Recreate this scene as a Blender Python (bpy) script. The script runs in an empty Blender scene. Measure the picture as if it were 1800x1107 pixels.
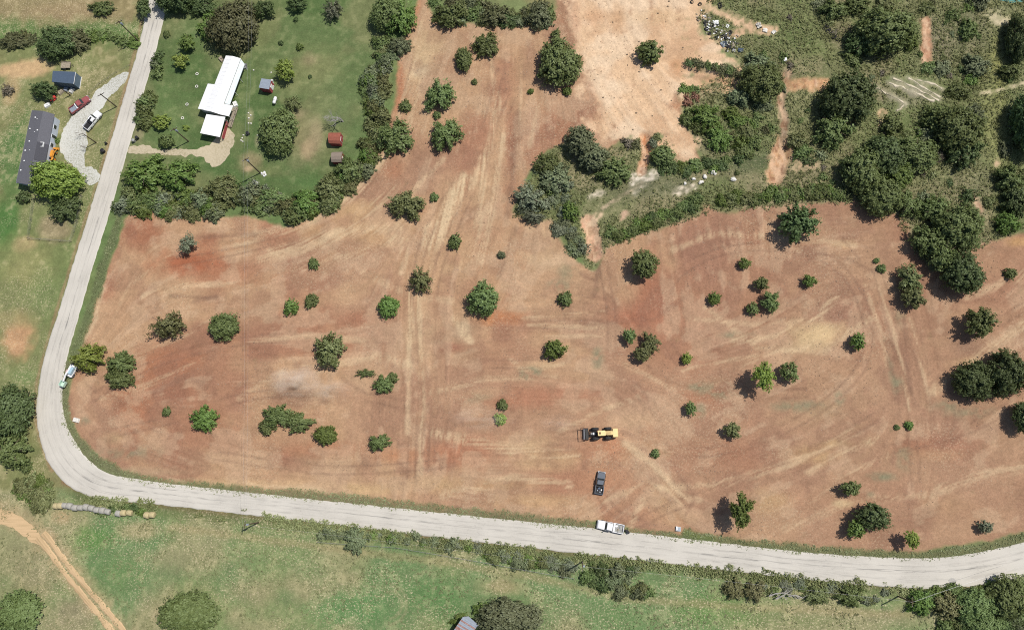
import bpy, math, random
import numpy as np
from mathutils import Matrix, Vector

# ------------------------------------------------------------------ camera, sky, sun, exposure
SC = bpy.context.scene
PW, PH = 1800.0, 1107.0                       # photograph size the survey points are given in
NADIR, FOC, CAMH = (1020.0, 825.0), 1350.0, 180.0
_d = np.array([NADIR[0]-PW/2, -(NADIR[1]-PH/2), -FOC]); _d /= np.linalg.norm(_d)
_z = -_d; _x = np.array([1.0, 0, 0])-_z[0]*_z; _x /= np.linalg.norm(_x); _y = np.cross(_z, _x)
CR = np.array([_x, _y, _z])                   # camera -> world rotation
cam_d = bpy.data.cameras.new('camera'); cam = bpy.data.objects.new('camera', cam_d)
SC.collection.objects.link(cam); SC.camera = cam
cam_d.sensor_fit = 'HORIZONTAL'; cam_d.sensor_width = 36.0; cam_d.lens = 36.0*FOC/PW
cam_d.clip_start = 1.0; cam_d.clip_end = 9000.0
_m = Matrix([list(r) for r in CR]).to_4x4(); _m.translation = (0, 0, CAMH); cam.matrix_world = _m

SUNV = np.array([0.50, 0.25, 1.0]); SUNV /= np.linalg.norm(SUNV)      # towards the sun
SUN_EL = math.asin(SUNV[2]); SUN_AZ = math.atan2(SUNV[0], SUNV[1])
w = bpy.data.worlds.new('World'); SC.world = w; w.use_nodes = True
nt = w.node_tree; nt.nodes.clear()
sky = nt.nodes.new('ShaderNodeTexSky'); sky.sky_type = 'NISHITA'; sky.sun_disc = False
sky.sun_elevation = SUN_EL; sky.sun_rotation = SUN_AZ; sky.dust_density = 1.2; sky.air_density = 1.0
bg = nt.nodes.new('ShaderNodeBackground'); bg.inputs['Strength'].default_value = 0.084
wo = nt.nodes.new('ShaderNodeOutputWorld')
nt.links.new(sky.outputs[0], bg.inputs[0]); nt.links.new(bg.outputs[0], wo.inputs[0])
sun_d = bpy.data.lights.new('sun', 'SUN'); sun_d.energy = 4.15; sun_d.angle = math.radians(0.53); sun_d.color = (1.0, 0.955, 0.89)
sun = bpy.data.objects.new('sun', sun_d); SC.collection.objects.link(sun)
sun.rotation_euler = Vector(tuple(SUNV)).to_track_quat('Z', 'Y').to_euler(); sun.location = (200, 100, 400)
SC.view_settings.view_transform = 'Standard'; SC.view_settings.look = 'None'
SC.view_settings.gamma = 1.0; SC.view_settings.use_curve_mapping = False; SC.view_settings.exposure = 0.05
SC.render.engine = 'CYCLES'
SC.cycles.max_bounces = 8; SC.cycles.diffuse_bounces = 3; SC.cycles.glossy_bounces = 2
SC.cycles.transmission_bounces = 2; SC.cycles.transparent_max_bounces = 4; SC.cycles.volume_bounces = 5
SC.cycles.use_denoising = False; SC.cycles.filter_width = 1.05
COL = SC.collection

# ------------------------------------------------------------------ helpers
rng = np.random.default_rng(11)
def P(px, py, z=0.0):
    """world x, y of a surveyed picture point lying at height z"""
    v0 = px-PW/2; v1 = -(py-PH/2); v2 = -FOC
    wx = CR[0][0]*v0+CR[0][1]*v1+CR[0][2]*v2
    wy = CR[1][0]*v0+CR[1][1]*v1+CR[1][2]*v2
    wz = CR[2][0]*v0+CR[2][1]*v1+CR[2][2]*v2
    t = (z-CAMH)/wz
    return wx*t, wy*t
def PP(pts, z=0.0): return np.array([P(a, b, z) for a, b in pts])
def lin(c):
    c = np.asarray(c, float)/255.0
    return np.where(c <= 0.04045, c/12.92, ((c+0.055)/1.055)**2.4)
KA = 0.74                                     # picture colour of a sunlit surface -> its reflectance
def A(r, g, b): return lin((r, g, b))*KA
def sstep(a, b, x):
    t = np.clip((x-a)/(b-a), 0, 1); return t*t*(3-2*t)

def link(o, parent=None):
    COL.objects.link(o)
    if parent is not None: o.parent = parent
    return o
def tag(o, label=None, cat=None, group=None, kind=None):
    if label: o['label'] = label
    if cat: o['category'] = cat
    if group: o['group'] = group
    if kind: o['kind'] = kind
    return o
def empty(name, loc, rz=0.0, scale=(1, 1, 1)):
    o = bpy.data.objects.new(name, None); COL.objects.link(o)
    o.location = loc; o.rotation_euler = (0, 0, rz); o.scale = scale; o.empty_display_size = 0.3
    return o

MATS = {}
def mat(name, col, rough=0.7, metal=0.0, var=0.12, scale=3.0, spec=0.3, bump=0.0, col2=None, coat=0.0):
    """plain surface with procedural wear: two tones mixed by noise"""
    if name in MATS: return MATS[name]
    m = bpy.data.materials.new(name); m.use_nodes = True; n = m.node_tree.nodes; l = m.node_tree.links
    b = n['Principled BSDF']
    tc = n.new('ShaderNodeTexCoord'); no = n.new('ShaderNodeTexNoise'); no.inputs['Scale'].default_value = scale; no.inputs['Detail'].default_value = 5
    l.new(tc.outputs['Object'], no.inputs['Vector'])
    r = n.new('ShaderNodeMapRange'); r.inputs['From Min'].default_value = 0.3; r.inputs['From Max'].default_value = 0.7
    l.new(no.outputs['Fac'], r.inputs['Value'])
    mx = n.new('ShaderNodeMix'); mx.data_type = 'RGBA'
    c = np.array(col, float); c2 = np.array(col2, float) if col2 is not None else c*(1+var)
    c1 = c if col2 is not None else c*(1-var)
    mx.inputs['A'].default_value = (*np.clip(c1, 0, 1), 1); mx.inputs['B'].default_value = (*np.clip(c2, 0, 1), 1)
    l.new(r.outputs[0], mx.inputs['Factor']); l.new(mx.outputs['Result'], b.inputs['Base Color'])
    b.inputs['Roughness'].default_value = rough; b.inputs['Metallic'].default_value = metal; b.inputs['Specular IOR Level'].default_value = spec
    if coat: b.inputs['Coat Weight'].default_value = coat; b.inputs['Coat Roughness'].default_value = 0.08
    if bump:
        bp = n.new('ShaderNodeBump'); bp.inputs['Strength'].default_value = bump; bp.inputs['Distance'].default_value = 0.05
        l.new(no.outputs['Fac'], bp.inputs['Height']); l.new(bp.outputs[0], b.inputs['Normal'])
    MATS[name] = m; return m

class MB:
    """collects solids and builds them as one mesh"""
    def __init__(s): s.v = []; s.f = []; s.m = []
    def add(s, vs, fs, mi=0):
        k = len(s.v); s.v += [tuple(map(float, q)) for q in vs]
        s.f += [tuple(k+i for i in f) for f in fs]; s.m += [mi]*len(fs); return s
    def box(s, c, d, rz=0.0, mi=0, taper=1.0, pitch=0.0):
        hx, hy, hz = d[0]/2, d[1]/2, d[2]/2; vs = []
        for z in (-hz, hz):
            k = taper if z > 0 else 1.0
            for x, y in ((-hx, -hy), (hx, -hy), (hx, hy), (-hx, hy)): vs.append([x*k, y*k, z])
        R = Matrix.Rotation(rz, 3, 'Z') @ Matrix.Rotation(pitch, 3, 'Y')
        vs = [R @ Vector(q)+Vector(c) for q in vs]
        return s.add(vs, [(3, 2, 1, 0), (4, 5, 6, 7), (0, 1, 5, 4), (1, 2, 6, 5), (2, 3, 7, 6), (3, 0, 4, 7)], mi)
    def prism(s, poly, z0, z1, mi=0):
        n = len(poly)
        a = sum(poly[i][0]*poly[(i+1) % n][1]-poly[(i+1) % n][0]*poly[i][1] for i in range(n))
        if a < 0: poly = list(poly)[::-1]
        z0 = z0 if hasattr(z0, '__len__') else [z0]*n; z1 = z1 if hasattr(z1, '__len__') else [z1]*n
        if a < 0: z0 = list(z0)[::-1]; z1 = list(z1)[::-1]
        vs = [(p[0], p[1], z) for p, z in zip(poly, z0)]+[(p[0], p[1], z) for p, z in zip(poly, z1)]
        return s.add(vs, [tuple(range(n))[::-1], tuple(range(n, 2*n))]+[(i, (i+1) % n, n+(i+1) % n, n+i) for i in range(n)], mi)
    def loft(s, rings, mi=0, cap=True):
        n = len(rings[0]); vs = [q for r in rings for q in r]; fs = []
        for k in range(len(rings)-1):
            for i in range(n): fs.append((k*n+i, k*n+(i+1) % n, (k+1)*n+(i+1) % n, (k+1)*n+i))
        if cap: fs += [tuple(range(n))[::-1], tuple(range((len(rings)-1)*n, len(rings)*n))]
        return s.add(vs, fs, mi)
    def tube(s, p0, p1, r0, r1=None, n=8, mi=0):
        r1 = r0 if r1 is None else r1; p0 = Vector(p0); p1 = Vector(p1); d = (p1-p0).normalized()
        u = d.orthogonal().normalized(); q = d.cross(u)
        ring = lambda p, r: [tuple(p+(u*math.cos(t)+q*math.sin(t))*r) for t in [2*math.pi*i/n for i in range(n)]]
        return s.loft([ring(p0, r0), ring(p1, r1)], mi)
    def path(s, pts, rad, n=5, mi=0):
        rings = []; pts = [Vector(p) for p in pts]
        for i, p in enumerate(pts):
            d = (pts[min(i+1, len(pts)-1)]-pts[max(i-1, 0)]).normalized(); u = d.orthogonal().normalized(); q = d.cross(u)
            r = rad[i] if hasattr(rad, '__len__') else rad
            rings.append([tuple(p+(u*math.cos(2*math.pi*k/n)+q*math.sin(2*math.pi*k/n))*r) for k in range(n)])
        return s.loft(rings, mi)
    def blob(s, c, r, seed=0, jit=0.2, n=8, mi=0):
        g = random.Random(seed); rings = []
        for k in range(1, 5):
            th = math.pi*k/5; rings.append([(c[0]+r[0]*math.sin(th)*math.cos(2*math.pi*i/n)*(1+jit*g.uniform(-1, 1)), c[1]+r[1]*math.sin(th)*math.sin(2*math.pi*i/n)*(1+jit*g.uniform(-1, 1)), c[2]-r[2]*math.cos(th)) for i in range(n)])
        return s.loft(rings, mi)
    def mesh(s, name, mats, smooth=False):
        me = bpy.data.meshes.new(name); me.from_pydata(s.v, [], s.f)
        for m in (mats if isinstance(mats, (list, tuple)) else [mats]): me.materials.append(m)
        me.polygons.foreach_set('material_index', s.m)
        if smooth: me.polygons.foreach_set('use_smooth', [True]*len(s.f))
        me.update(); return me
    def build(s, name, mats, parent=None, smooth=False):
        return link(bpy.data.objects.new(name, s.mesh(name, mats, smooth)), parent)

# ------------------------------------------------------------------ ground survey grid
GX0, GX1, GY0, GY1, GS = -182.0, 132.0, -56.0, 152.0, 0.36
NX = int((GX1-GX0)/GS)+1; NY = int((GY1-GY0)/GS)+1
gx = GX0+np.arange(NX)*GS; gy = GY0+np.arange(NY)*GS
XX, YY = np.meshgrid(gx, gy)                  # [NY, NX]
def vnoise(x, y, cell, seed):
    """smooth lattice noise, 0..1"""
    r = np.random.default_rng(seed); T = r.random((256, 256)).astype(np.float32)
    u = x/cell+37.3; v = y/cell+91.7; i = np.floor(u).astype(int); j = np.floor(v).astype(int); fu = u-i; fv = v-j
    fu = fu*fu*(3-2*fu); fv = fv*fv*(3-2*fv); i0 = i % 256; i1 = (i+1) % 256; j0 = j % 256; j1 = (j+1) % 256
    return (T[j0, i0]*(1-fu)+T[j0, i1]*fu)*(1-fv)+(T[j1, i0]*(1-fu)+T[j1, i1]*fu)*fv
def fbm(cell, seed, octv=4, x=None, y=None, gain=0.55):
    x = XX if x is None else x; y = YY if y is None else y
    s = 0.0; a = 1.0; t = 0.0
    for k in range(octv): s = s+a*vnoise(x+13.1*k, y-7.7*k, cell/(2**k), seed+k); t += a; a *= gain
    return s/t
def inpoly(poly, x=None, y=None):
    x = XX if x is None else x; y = YY if y is None else y
    r = np.zeros(x.shape, bool); n = len(poly)
    for k in range(n):
        x0, y0 = poly[k]; x1, y1 = poly[(k+1) % n]
        if y0 == y1: continue
        c = ((y0 > y) != (y1 > y)) & (x < (x1-x0)*(y-y0)/(y1-y0)+x0); r ^= c
    return r
def blur(a, m):
    k = max(1, int(round(m/GS))); a = a.astype(np.float32)
    for _ in range(2):
        for ax in (0, 1):
            p = np.pad(a, [(k+1, k) if i == ax else (0, 0) for i in (0, 1)], mode='edge'); c = np.cumsum(p, axis=ax, dtype=np.float64)
            a = ((c[2*k+1:] - c[:-2*k-1]) if ax == 0 else (c[:, 2*k+1:]-c[:, :-2*k-1]))/(2*k+1)
    return a
EDGE = fbm(2.6, 300, 4)-0.5; EDGE2 = fbm(9.0, 310, 4)-0.5
def area(pts, feather=0.8, ragged=0.8, px=True):
    poly = PP(pts) if px else pts
    b = blur(inpoly(poly), max(feather, 0.36)); return sstep(0.5-0.28, 0.5+0.28, b+ragged*EDGE)*sstep(0.02, 0.10, b)
def stroke(pts, width, feather=None, ragged=0.5, px=True, taper=False):
    """soft line of given width in metres"""
    poly = PP(pts) if px else np.array(pts); fe = width*0.5 if feather is None else feather
    d = np.full(XX.shape, 1e3); wmax = (width+fe)*1.4+1
    for (x0, y0), (x1, y1) in zip(poly[:-1], poly[1:]):
        i0 = max(0, int((min(x0, x1)-wmax-GX0)/GS)); i1 = min(NX, int((max(x0, x1)+wmax-GX0)/GS)+2)
        j0 = max(0, int((min(y0, y1)-wmax-GY0)/GS)); j1 = min(NY, int((max(y0, y1)+wmax-GY0)/GS)+2)
        if i1 <= i0 or j1 <= j0: continue
        x = XX[j0:j1, i0:i1]; y = YY[j0:j1, i0:i1]; L = (x1-x0)**2+(y1-y0)**2+1e-9
        t = np.clip(((x-x0)*(x1-x0)+(y-y0)*(y1-y0))/L, 0, 1)
        d[j0:j1, i0:i1] = np.minimum(d[j0:j1, i0:i1], np.hypot(x-x0-t*(x1-x0), y-y0-t*(y1-y0)))
    return 1-sstep(width/2-fe/2, width/2+fe/2, d+ragged*EDGE*width*0.8)
def spots(cx, cy, rx, ry=None, soft=0.6, ragged=0.9):
    """a soft ragged patch round a surveyed point, radii in picture units"""
    ry = rx if ry is None else ry; x, y = P(cx, cy); a = abs(P(cx+rx, cy)[0]-x); b = abs(P(cx, cy-ry)[1]-y)
    return 1-sstep(1-soft, 1+soft*0.4, np.sqrt(((XX-x)/a)**2+((YY-y)/b)**2)+ragged*(EDGE*0.8+EDGE2*0.9))
# ------------------------------------------------------------------ survey polygons (picture points)
FIELD = [(738,-30),(733,0),(726,35),(702,90),(694,170),(684,215),(660,255),(652,290),(612,342),(560,378),(508,398),(430,380),(330,384),(236,364),(216,400),(188,480),(168,530),(152,570),(140,620),(124,680),(119,720),(134,758),(165,798),(206,824),(270,846),(400,860),(500,866),(640,880),(800,897),(900,907),(1030,920),(1045,915),(1100,926),(1140,936),(1170,938),(1250,946),(1330,955),(1420,963),(1500,967),(1600,968),(1700,957),(1800,936),(1870,915),(1900,380),(1850,392),(1800,408),(1730,428),(1700,440),(1640,478),(1606,440),(1600,392),(1560,366),(1500,352),(1440,356),(1380,360),(1330,362),(1270,374),(1238,352),(1232,378),(1190,392),(1120,412),(1066,434),(1052,470),(1040,478),(1012,460),(985,430),(972,385),(940,388),(900,378),(915,340),(935,300),(950,272),(1000,248),(1045,262),(1075,262),(1110,232),(1160,236),(1190,280),(1236,288),(1215,240),(1200,200),(1194,165),(1190,60),(1240,-30),(985,-30),(975,20),(955,46),(880,44),(800,42),(768,40),(752,0),(756,-30)]
SLOPE = [(990,-30),(1000,30),(1012,90),(1030,150),(1040,215),(1062,262),(1100,236),(1150,240),(1190,282),(1236,288),(1216,240),(1201,200),(1196,160),(1250,160),(1306,164),(1308,138),(1250,128),(1205,112),(1240,110),(1305,128),(1312,112),(1270,88),(1238,62),(1226,36),(1260,-30)]
LAWN = [(283,-40),(640,-40),(700,20),(672,80),(656,150),(645,230),(615,300),(560,335),(500,352),(420,345),(340,345),(215,365),(200,330),(214,290),(236,220),(262,120),(290,0)]
BARN_P = [(0,0)]
m_field = area(FIELD, 0.9, 0.9)
m_slope = area(SLOPE, 2.2, 1.6)
m_lawn = area(LAWN, 1.0, 0.6)
_bx, _by = P(1030, 825)
NORTH = [(985,-40),(975,20),(1000,30),(1050,330),(1040,478),(1240,352),(1500,352),(1600,392),(1640,478),(1720,436),(1900,380),(1990,-60)]
SCRUB = [(1262,-60),(1226,36),(1270,88),(1312,112),(1200,165),(1236,290),(1150,240),(1060,262),(1000,248),(950,272),(915,340),(895,378),(972,388),(1040,480),(1066,436),(1232,380),(1270,376),(1440,358),(1560,368),(1606,440),(1640,480),(1730,430),(1900,370),(2000,-80)]
m_scrub = area(SCRUB, 1.2, 0.9)
SOUTH = [(-60,880),(60,850),(100,860),(160,882),(360,898),(700,938),(1040,975),(1420,1018),(1640,1034),(1720,1030),(1900,990),(1900,1250),(-100,1250)]
m_south = area(SOUTH, 1.0, 0.6)

# streak field: noise smeared along the directions the machines drove (angles in degrees, picture up = 90)
FLOW = [(760,60,75),(730,150,72),(880,200,84),(830,350,78),(870,300,80),(640,330,42),(580,400,25),(450,430,8),(300,400,4),(230,450,62),(180,560,66),(300,560,18),(250,650,28),(190,740,-45),(300,820,-14),(500,830,-7),(450,600,4),(600,600,0),(725,650,88),(735,560,88),(735,780,85),(850,640,0),(900,820,-4),(1000,700,-6),(1000,570,0),(1100,620,-25),(1130,750,-48),(1100,850,40),(1180,860,-50),(1200,500,98),(1250,600,22),(1400,590,30),(1350,430,85),(1450,450,4),(1570,600,-74),(1600,690,-80),(1500,700,25),(1420,800,26),(1300,830,30),(1610,840,78),(1700,850,10),(1750,600,36),(1600,920,-4),(1100,100,-60),(1180,200,-54),(1060,60,-75),(1250,120,-12),(930,140,88),(1150,560,95),(800,520,80)]
fx = PP([(a, b) for a, b, c in FLOW]); ca = np.zeros(XX.shape); sa = np.zeros(XX.shape)
for (x, y), (_, _, a) in zip(fx, FLOW):
    wgt = 1/((XX-x)**2+(YY-y)**2+20)**1.6; ca += wgt*math.cos(2*math.radians(a)); sa += wgt*math.sin(2*math.radians(a))
ang = np.arctan2(sa, ca)/2+0.22*(fbm(22, 77, 2)-0.5)*2
UX, UY = np.cos(ang), np.sin(ang)
def lic(src, steps, ds=0.7):
    acc = src.copy(); n = 1
    for sg in (1, -1):
        x = XX.copy(); y = YY.copy(); px_, py_ = UX*sg, UY*sg
        for k in range(steps):
            x += px_*GS*ds; y += py_*GS*ds
            i = np.clip(((x-GX0)/GS+0.5).astype(int), 0, NX-1); j = np.clip(((y-GY0)/GS+0.5).astype(int), 0, NY-1)
            qx, qy = UX[j, i], UY[j, i]; s = np.where(qx*px_+qy*py_ < 0, -1, 1); px_, py_ = qx*s, qy*s
            acc += src[j, i]; n += 1
    acc /= n; acc -= acc.mean(); return acc/acc.std()
_r = np.random.default_rng(5).random(XX.shape)
ST1 = lic(_r, 14)                              # fine scratches
ST2 = lic(vnoise(XX, YY, 1.3, 61)+0.6*_r, 34)  # tyre lines
ST3 = lic(vnoise(XX, YY, 4.0, 62), 60)         # broad passes
STREAK = np.clip(0.55*ST1+0.60*ST2+0.34*ST3, -3, 3)

# ------------------------------------------------------------------ ground colour (material tone, no light)
def mixc(C, col, m): return C*(1-m[..., None])+np.asarray(col)*m[..., None]
n_big = fbm(40, 1, 4); n_mid = fbm(11, 9, 4); n_sml = fbm(3.0, 21, 3); n_fin = fbm(1.1, 31, 2)
C = np.zeros(XX.shape+(3,))+A(128, 140, 86)
# pastures west of and south of the road
C = mixc(C, A(150, 140, 92), sstep(0.44, 0.66, n_mid)*0.75)
C = mixc(C, A(104, 134, 72), sstep(0.50, 0.64, n_big)*0.7)
wst = area([(-80,-60),(290,-60),(236,100),(190,262),(120,500),(70,640),(60,720),(90,810),(60,880),(-80,880)], 1.5, 0.4)
C = mixc(C, A(138, 140, 84), wst*0.55)
C = mixc(C, A(158, 140, 96), area([(-60,-60),(255,-60),(235,40),(110,60),(20,50),(-60,50)], 3, 1.0)*0.85)
for (x, y, rx, ry, c, k) in [(40,122,60,16,(222,182,130),.9),(110,25,90,22,(172,146,104),.6),(20,160,16,30,(205,170,122),.6),(30,262,40,70,(92,128,66),.95),(10,400,24,60,(80,126,58),.9),(25,320,34,40,(96,130,68),.7),(45,430,24,16,(214,178,128),.75),(60,470,50,40,(160,156,96),.8),(90,500,40,70,(118,138,78),.6),(30,600,30,42,(212,160,112),.9),(20,560,44,20,(168,152,100),.6),(45,660,30,20,(118,140,80),.7),(100,190,30,60,(138,140,84),.7),(140,110,50,20,(140,146,88),.8),(95,400,36,28,(158,142,104),.9),(30,450,70,40,(150,150,92),.5)]:
    C = mixc(C, A(*c), spots(x, y, rx, ry)*k)
C = mixc(C, A(92, 128, 62), stroke([(10,52),(100,62),(170,52),(235,62)], 7, 5, 0.9)*0.8)
# south pasture
C = mixc(C, A(132, 150, 92), m_south*0.85)
C = mixc(C, A(168, 156, 112), m_south*sstep(0.45, 0.63, fbm(14, 44, 4))*0.6)
C = mixc(C, A(108, 142, 84), m_south*sstep(0.50, 0.62, fbm(26, 52, 3))*0.85)
for (x, y, rx, ry, c, k) in [(160,945,40,26,(98,142,66),.8),(215,1010,50,40,(106,140,78),.7),(620,1070,90,38,(96,142,78),.9),(760,1050,70,36,(98,138,76),.85),(540,1000,60,26,(110,142,82),.6),(1250,1075,110,36,(104,142,70),.85),(1080,1085,60,26,(112,142,82),.7),(60,1000,50,70,(148,142,100),.8),(120,1080,60,40,(150,140,104),.7),(330,985,80,30,(160,152,108),.7),(250,930,40,18,(186,162,118),.6),(880,1030,50,18,(178,160,112),.7),(1560,1085,160,26,(150,146,102),.8),(1400,1090,80,20,(128,142,84),.6),(110,908,22,14,(196,162,116),.6),(80,955,24,20,(172,150,104),.6),(450,1040,60,40,(160,150,106),.7),(760,955,60,10,(128,130,84),.5),(280,1080,16,26,(200,176,136),.5)]:
    C = mixc(C, A(*c), spots(x, y, rx, ry, 0.8)*k)
C = mixc(C, A(168, 152, 104), m_south*stroke([(300,925),(520,955),(760,985),(930,1012),(1100,1052),(1300,1066),(1600,1080)], 1.6, 1.2, 1.0)*0.5)
for r_ in (8.0, 11.0):
    qx, qy = P(683, 1062); ring = np.abs(np.hypot(XX-qx, YY-qy)-r_*0.38); C = mixc(C, A(172, 160, 116), (1-sstep(0.15, 0.6, ring))*0.35*(XX > qx))
C = mixc(C, A(200, 168, 124), stroke([(-20,890),(40,912),(86,956),(130,1010),(180,1072),(250,1160)], 4.2, 3.4, 1.2)*0.55)
# house lawn
C = mixc(C, A(102, 124, 70), m_lawn*0.95)
C = mixc(C, A(126, 132, 82), m_lawn*sstep(0.46, 0.60, fbm(16, 71, 4))*0.8)
C = mixc(C, A(84, 114, 58), m_lawn*sstep(0.52, 0.62, fbm(20, 81, 3))*0.7)
mow = 0.5+0.5*np.sin((XX*0.18+YY*1.0)*2.2+3*EDGE2); C = mixc(C, A(138, 144, 90), m_lawn*mow*0.10)
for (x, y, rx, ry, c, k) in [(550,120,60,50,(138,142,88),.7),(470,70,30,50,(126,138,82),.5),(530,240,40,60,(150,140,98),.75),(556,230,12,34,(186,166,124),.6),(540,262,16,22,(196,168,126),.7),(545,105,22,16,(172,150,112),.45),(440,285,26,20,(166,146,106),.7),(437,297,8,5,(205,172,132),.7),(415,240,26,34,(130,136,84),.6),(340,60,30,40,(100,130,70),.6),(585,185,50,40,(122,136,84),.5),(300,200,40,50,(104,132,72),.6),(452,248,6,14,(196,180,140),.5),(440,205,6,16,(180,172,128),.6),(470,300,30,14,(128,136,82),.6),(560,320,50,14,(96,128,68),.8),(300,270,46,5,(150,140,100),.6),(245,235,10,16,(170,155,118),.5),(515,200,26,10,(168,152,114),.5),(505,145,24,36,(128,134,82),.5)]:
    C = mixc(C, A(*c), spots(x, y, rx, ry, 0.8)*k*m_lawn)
# scrub ground
C = mixc(C, A(124, 128, 82), m_scrub*0.95)
C = mixc(C, A(148, 138, 100), m_scrub*sstep(0.45, 0.62, fbm(12, 101, 4))*0.75)
C = mixc(C, A(108, 124, 68), m_scrub*sstep(0.50, 0.62, fbm(18, 111, 4))*0.8)
for (x, y, rx, ry, c, k) in [(1700,60,60,60,(120,120,86),.8),(1745,200,30,110,(146,150,88),.9),(1755,110,16,60,(152,154,82),.85),(1430,80,60,40,(126,138,78),.8),(1400,40,60,30,(122,136,76),.7),(1450,250,50,40,(116,124,78),.6),(1640,110,50,30,(130,132,88),.7),(1650,70,30,60,(132,124,96),.8),(1390,70,70,40,(104,120,66),.9),(1150,330,110,26,(112,116,80),.9),(1300,285,90,22,(100,112,70),.9),(1280,240,60,40,(82,106,54),.9),(1750,30,30,16,(206,196,150),.7),(1765,15,22,8,(150,150,110),.6),(1600,170,60,22,(134,130,100),.8),(1720,330,40,60,(132,132,92),.8),(1480,60,40,20,(128,116,88),.7),(1500,8,30,12,(136,120,92),.7),(1690,160,60,30,(112,118,72),.6)]:
    C = mixc(C, A(*c), spots(x, y, rx, ry, 0.8)*k*m_scrub)
# cleared field
F = np.zeros_like(C)+A(190, 149, 115)
F = mixc(F, A(178, 128, 97), sstep(0.42, 0.64, fbm(34, 121, 4))*0.85)
F = mixc(F, A(202, 164, 124), sstep(0.46, 0.66, fbm(22, 131, 4)+0.05*ST3)*0.75)
east = sstep(1000, 1500, XX*7+1020); F = mixc(F, A(176, 136, 106), east*0.55)
for (x, y, rx, ry, c, k) in [(330,460,70,36,(180,112,78),.8),(250,410,50,30,(176,120,88),.7),(180,500,30,40,(182,126,94),.6),(400,490,60,20,(184,128,94),.5),(280,640,70,30,(178,118,84),.5),(230,720,40,40,(184,126,92),.6),(310,690,40,16,(170,116,86),.5),(880,560,50,14,(196,132,88),.65),(790,610,40,10,(172,116,88),.6),(910,700,90,26,(186,130,98),.6),(990,690,70,22,(188,132,100),.5),(800,800,80,30,(188,126,92),.55),(700,800,50,16,(200,140,98),.5),(560,790,90,18,(184,128,94),.5),(840,780,50,24,(186,128,96),.5),(640,560,50,14,(178,122,92),.5),(560,430,80,24,(190,152,116),.5),(880,150,30,60,(184,132,100),.6),(830,250,36,60,(178,128,98),.6),(900,260,14,70,(172,120,92),.6),(700,150,12,70,(196,136,98),.7),(690,300,26,24,(186,130,96),.5),(730,20,12,30,(198,138,98),.7),(1150,520,40,80,(178,122,92),.65),(1110,560,50,20,(182,122,92),.6),(1240,450,70,70,(168,124,98),.5),(1400,460,80,40,(170,128,100),.5),(1230,560,60,40,(182,134,104),.5),(1080,780,60,24,(200,140,102),.5),(1060,850,60,30,(196,144,108),.5),(1300,800,80,40,(176,126,96),.5),(1230,700,60,20,(180,126,94),.5),(1630,780,60,24,(172,122,92),.6),(1690,790,40,30,(168,122,94),.5),(1700,600,40,40,(160,124,100),.5),(1460,560,40,30,(166,124,98),.5),(1550,870,80,40,(176,134,104),.4),(1420,880,80,30,(190,146,112),.4),(1740,470,50,30,(186,146,112),.5),(1790,425,40,12,(206,162,112),.7),(1130,900,60,20,(196,146,110),.4),(980,560,40,12,(192,154,116),.5),(1050,300,20,16,(180,120,86),.5)]:
    F = mixc(F, A(*c), spots(x, y, rx, ry, 0.8, 0.9)*min(1, k*1.35))
for (x, y, rx, ry, c, k) in [(640,400,110,34,(206,166,122),.7),(620,370,60,20,(214,176,128),.6),(745,110,30,50,(214,184,140),.6),(740,125,20,12,(222,200,160),.6),(770,80,50,24,(204,172,130),.5),(800,470,40,40,(208,172,130),.5),(850,330,30,60,(204,168,128),.55),(950,420,40,50,(206,172,132),.6),(960,460,40,16,(212,180,140),.5),(740,590,40,60,(206,172,132),.5),(810,580,22,22,(222,198,158),.55),(960,640,60,12,(206,172,130),.5),(860,690,40,14,(204,170,132),.4),(640,660,40,30,(204,170,132),.45),(520,690,60,30,(198,164,128),.4),(440,560,60,24,(200,160,122),.4),(400,850,160,12,(214,178,132),.6),(260,830,70,10,(206,176,136),.55),(620,860,80,12,(214,178,130),.6),(760,850,70,20,(206,170,124),.55),(900,850,60,14,(206,166,120),.4),(940,880,80,14,(206,166,120),.5),(930,780,60,20,(210,176,132),.55),(960,810,60,20,(212,176,130),.5),(1110,740,40,14,(206,166,124),.4),(1130,790,40,30,(200,160,120),.4),(1180,880,40,40,(196,160,120),.5),(1440,585,46,22,(222,190,142),.75),(1420,610,40,12,(212,182,138),.5),(1450,720,40,20,(196,166,124),.5),(1420,800,60,18,(208,170,122),.5),(1470,780,40,8,(212,176,128),.6),(1490,430,30,10,(206,168,122),.5),(1710,640,40,14,(208,172,128),.5),(1480,885,20,8,(214,184,140),.6),(1640,800,60,12,(196,156,116),.3),(1660,890,70,20,(190,150,112),.4),(1220,330,8,20,(166,112,86),.6),(470,560,16,6,(206,176,138),.4),(200,770,30,14,(196,164,122),.5),(420,860,60,6,(206,180,136),.4),(1350,880,50,24,(206,170,122),.45),(1210,910,50,16,(204,162,118),.4)]:
    F = mixc(F, A(*c), spots(x, y, rx, ry, 0.9, 0.9)*min(1, k*1.4))
F = np.clip(F, .01, 1)
F = mixc(F, A(150, 108, 86), sstep(.50, .63, fbm(7.5, 681, 4)+.035*ST2)*.34)
F = mixc(F, A(210, 176, 140), sstep(.54, .66, fbm(6.0, 691, 4)+.05*ST2)*.42)
def tracks(pts, k=.3, gap=1.9):
    q = smooth_pts(PP(pts)); d = np.gradient(q, axis=0); d /= np.linalg.norm(d, axis=1)[:, None]+1e-9; nn = np.c_[-d[:, 1], d[:, 0]]; m = 0
    for s in (-.5, .5): m = np.maximum(m, stroke(q+nn*gap*s, .55, .35, .5, False))
    return m*k
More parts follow.
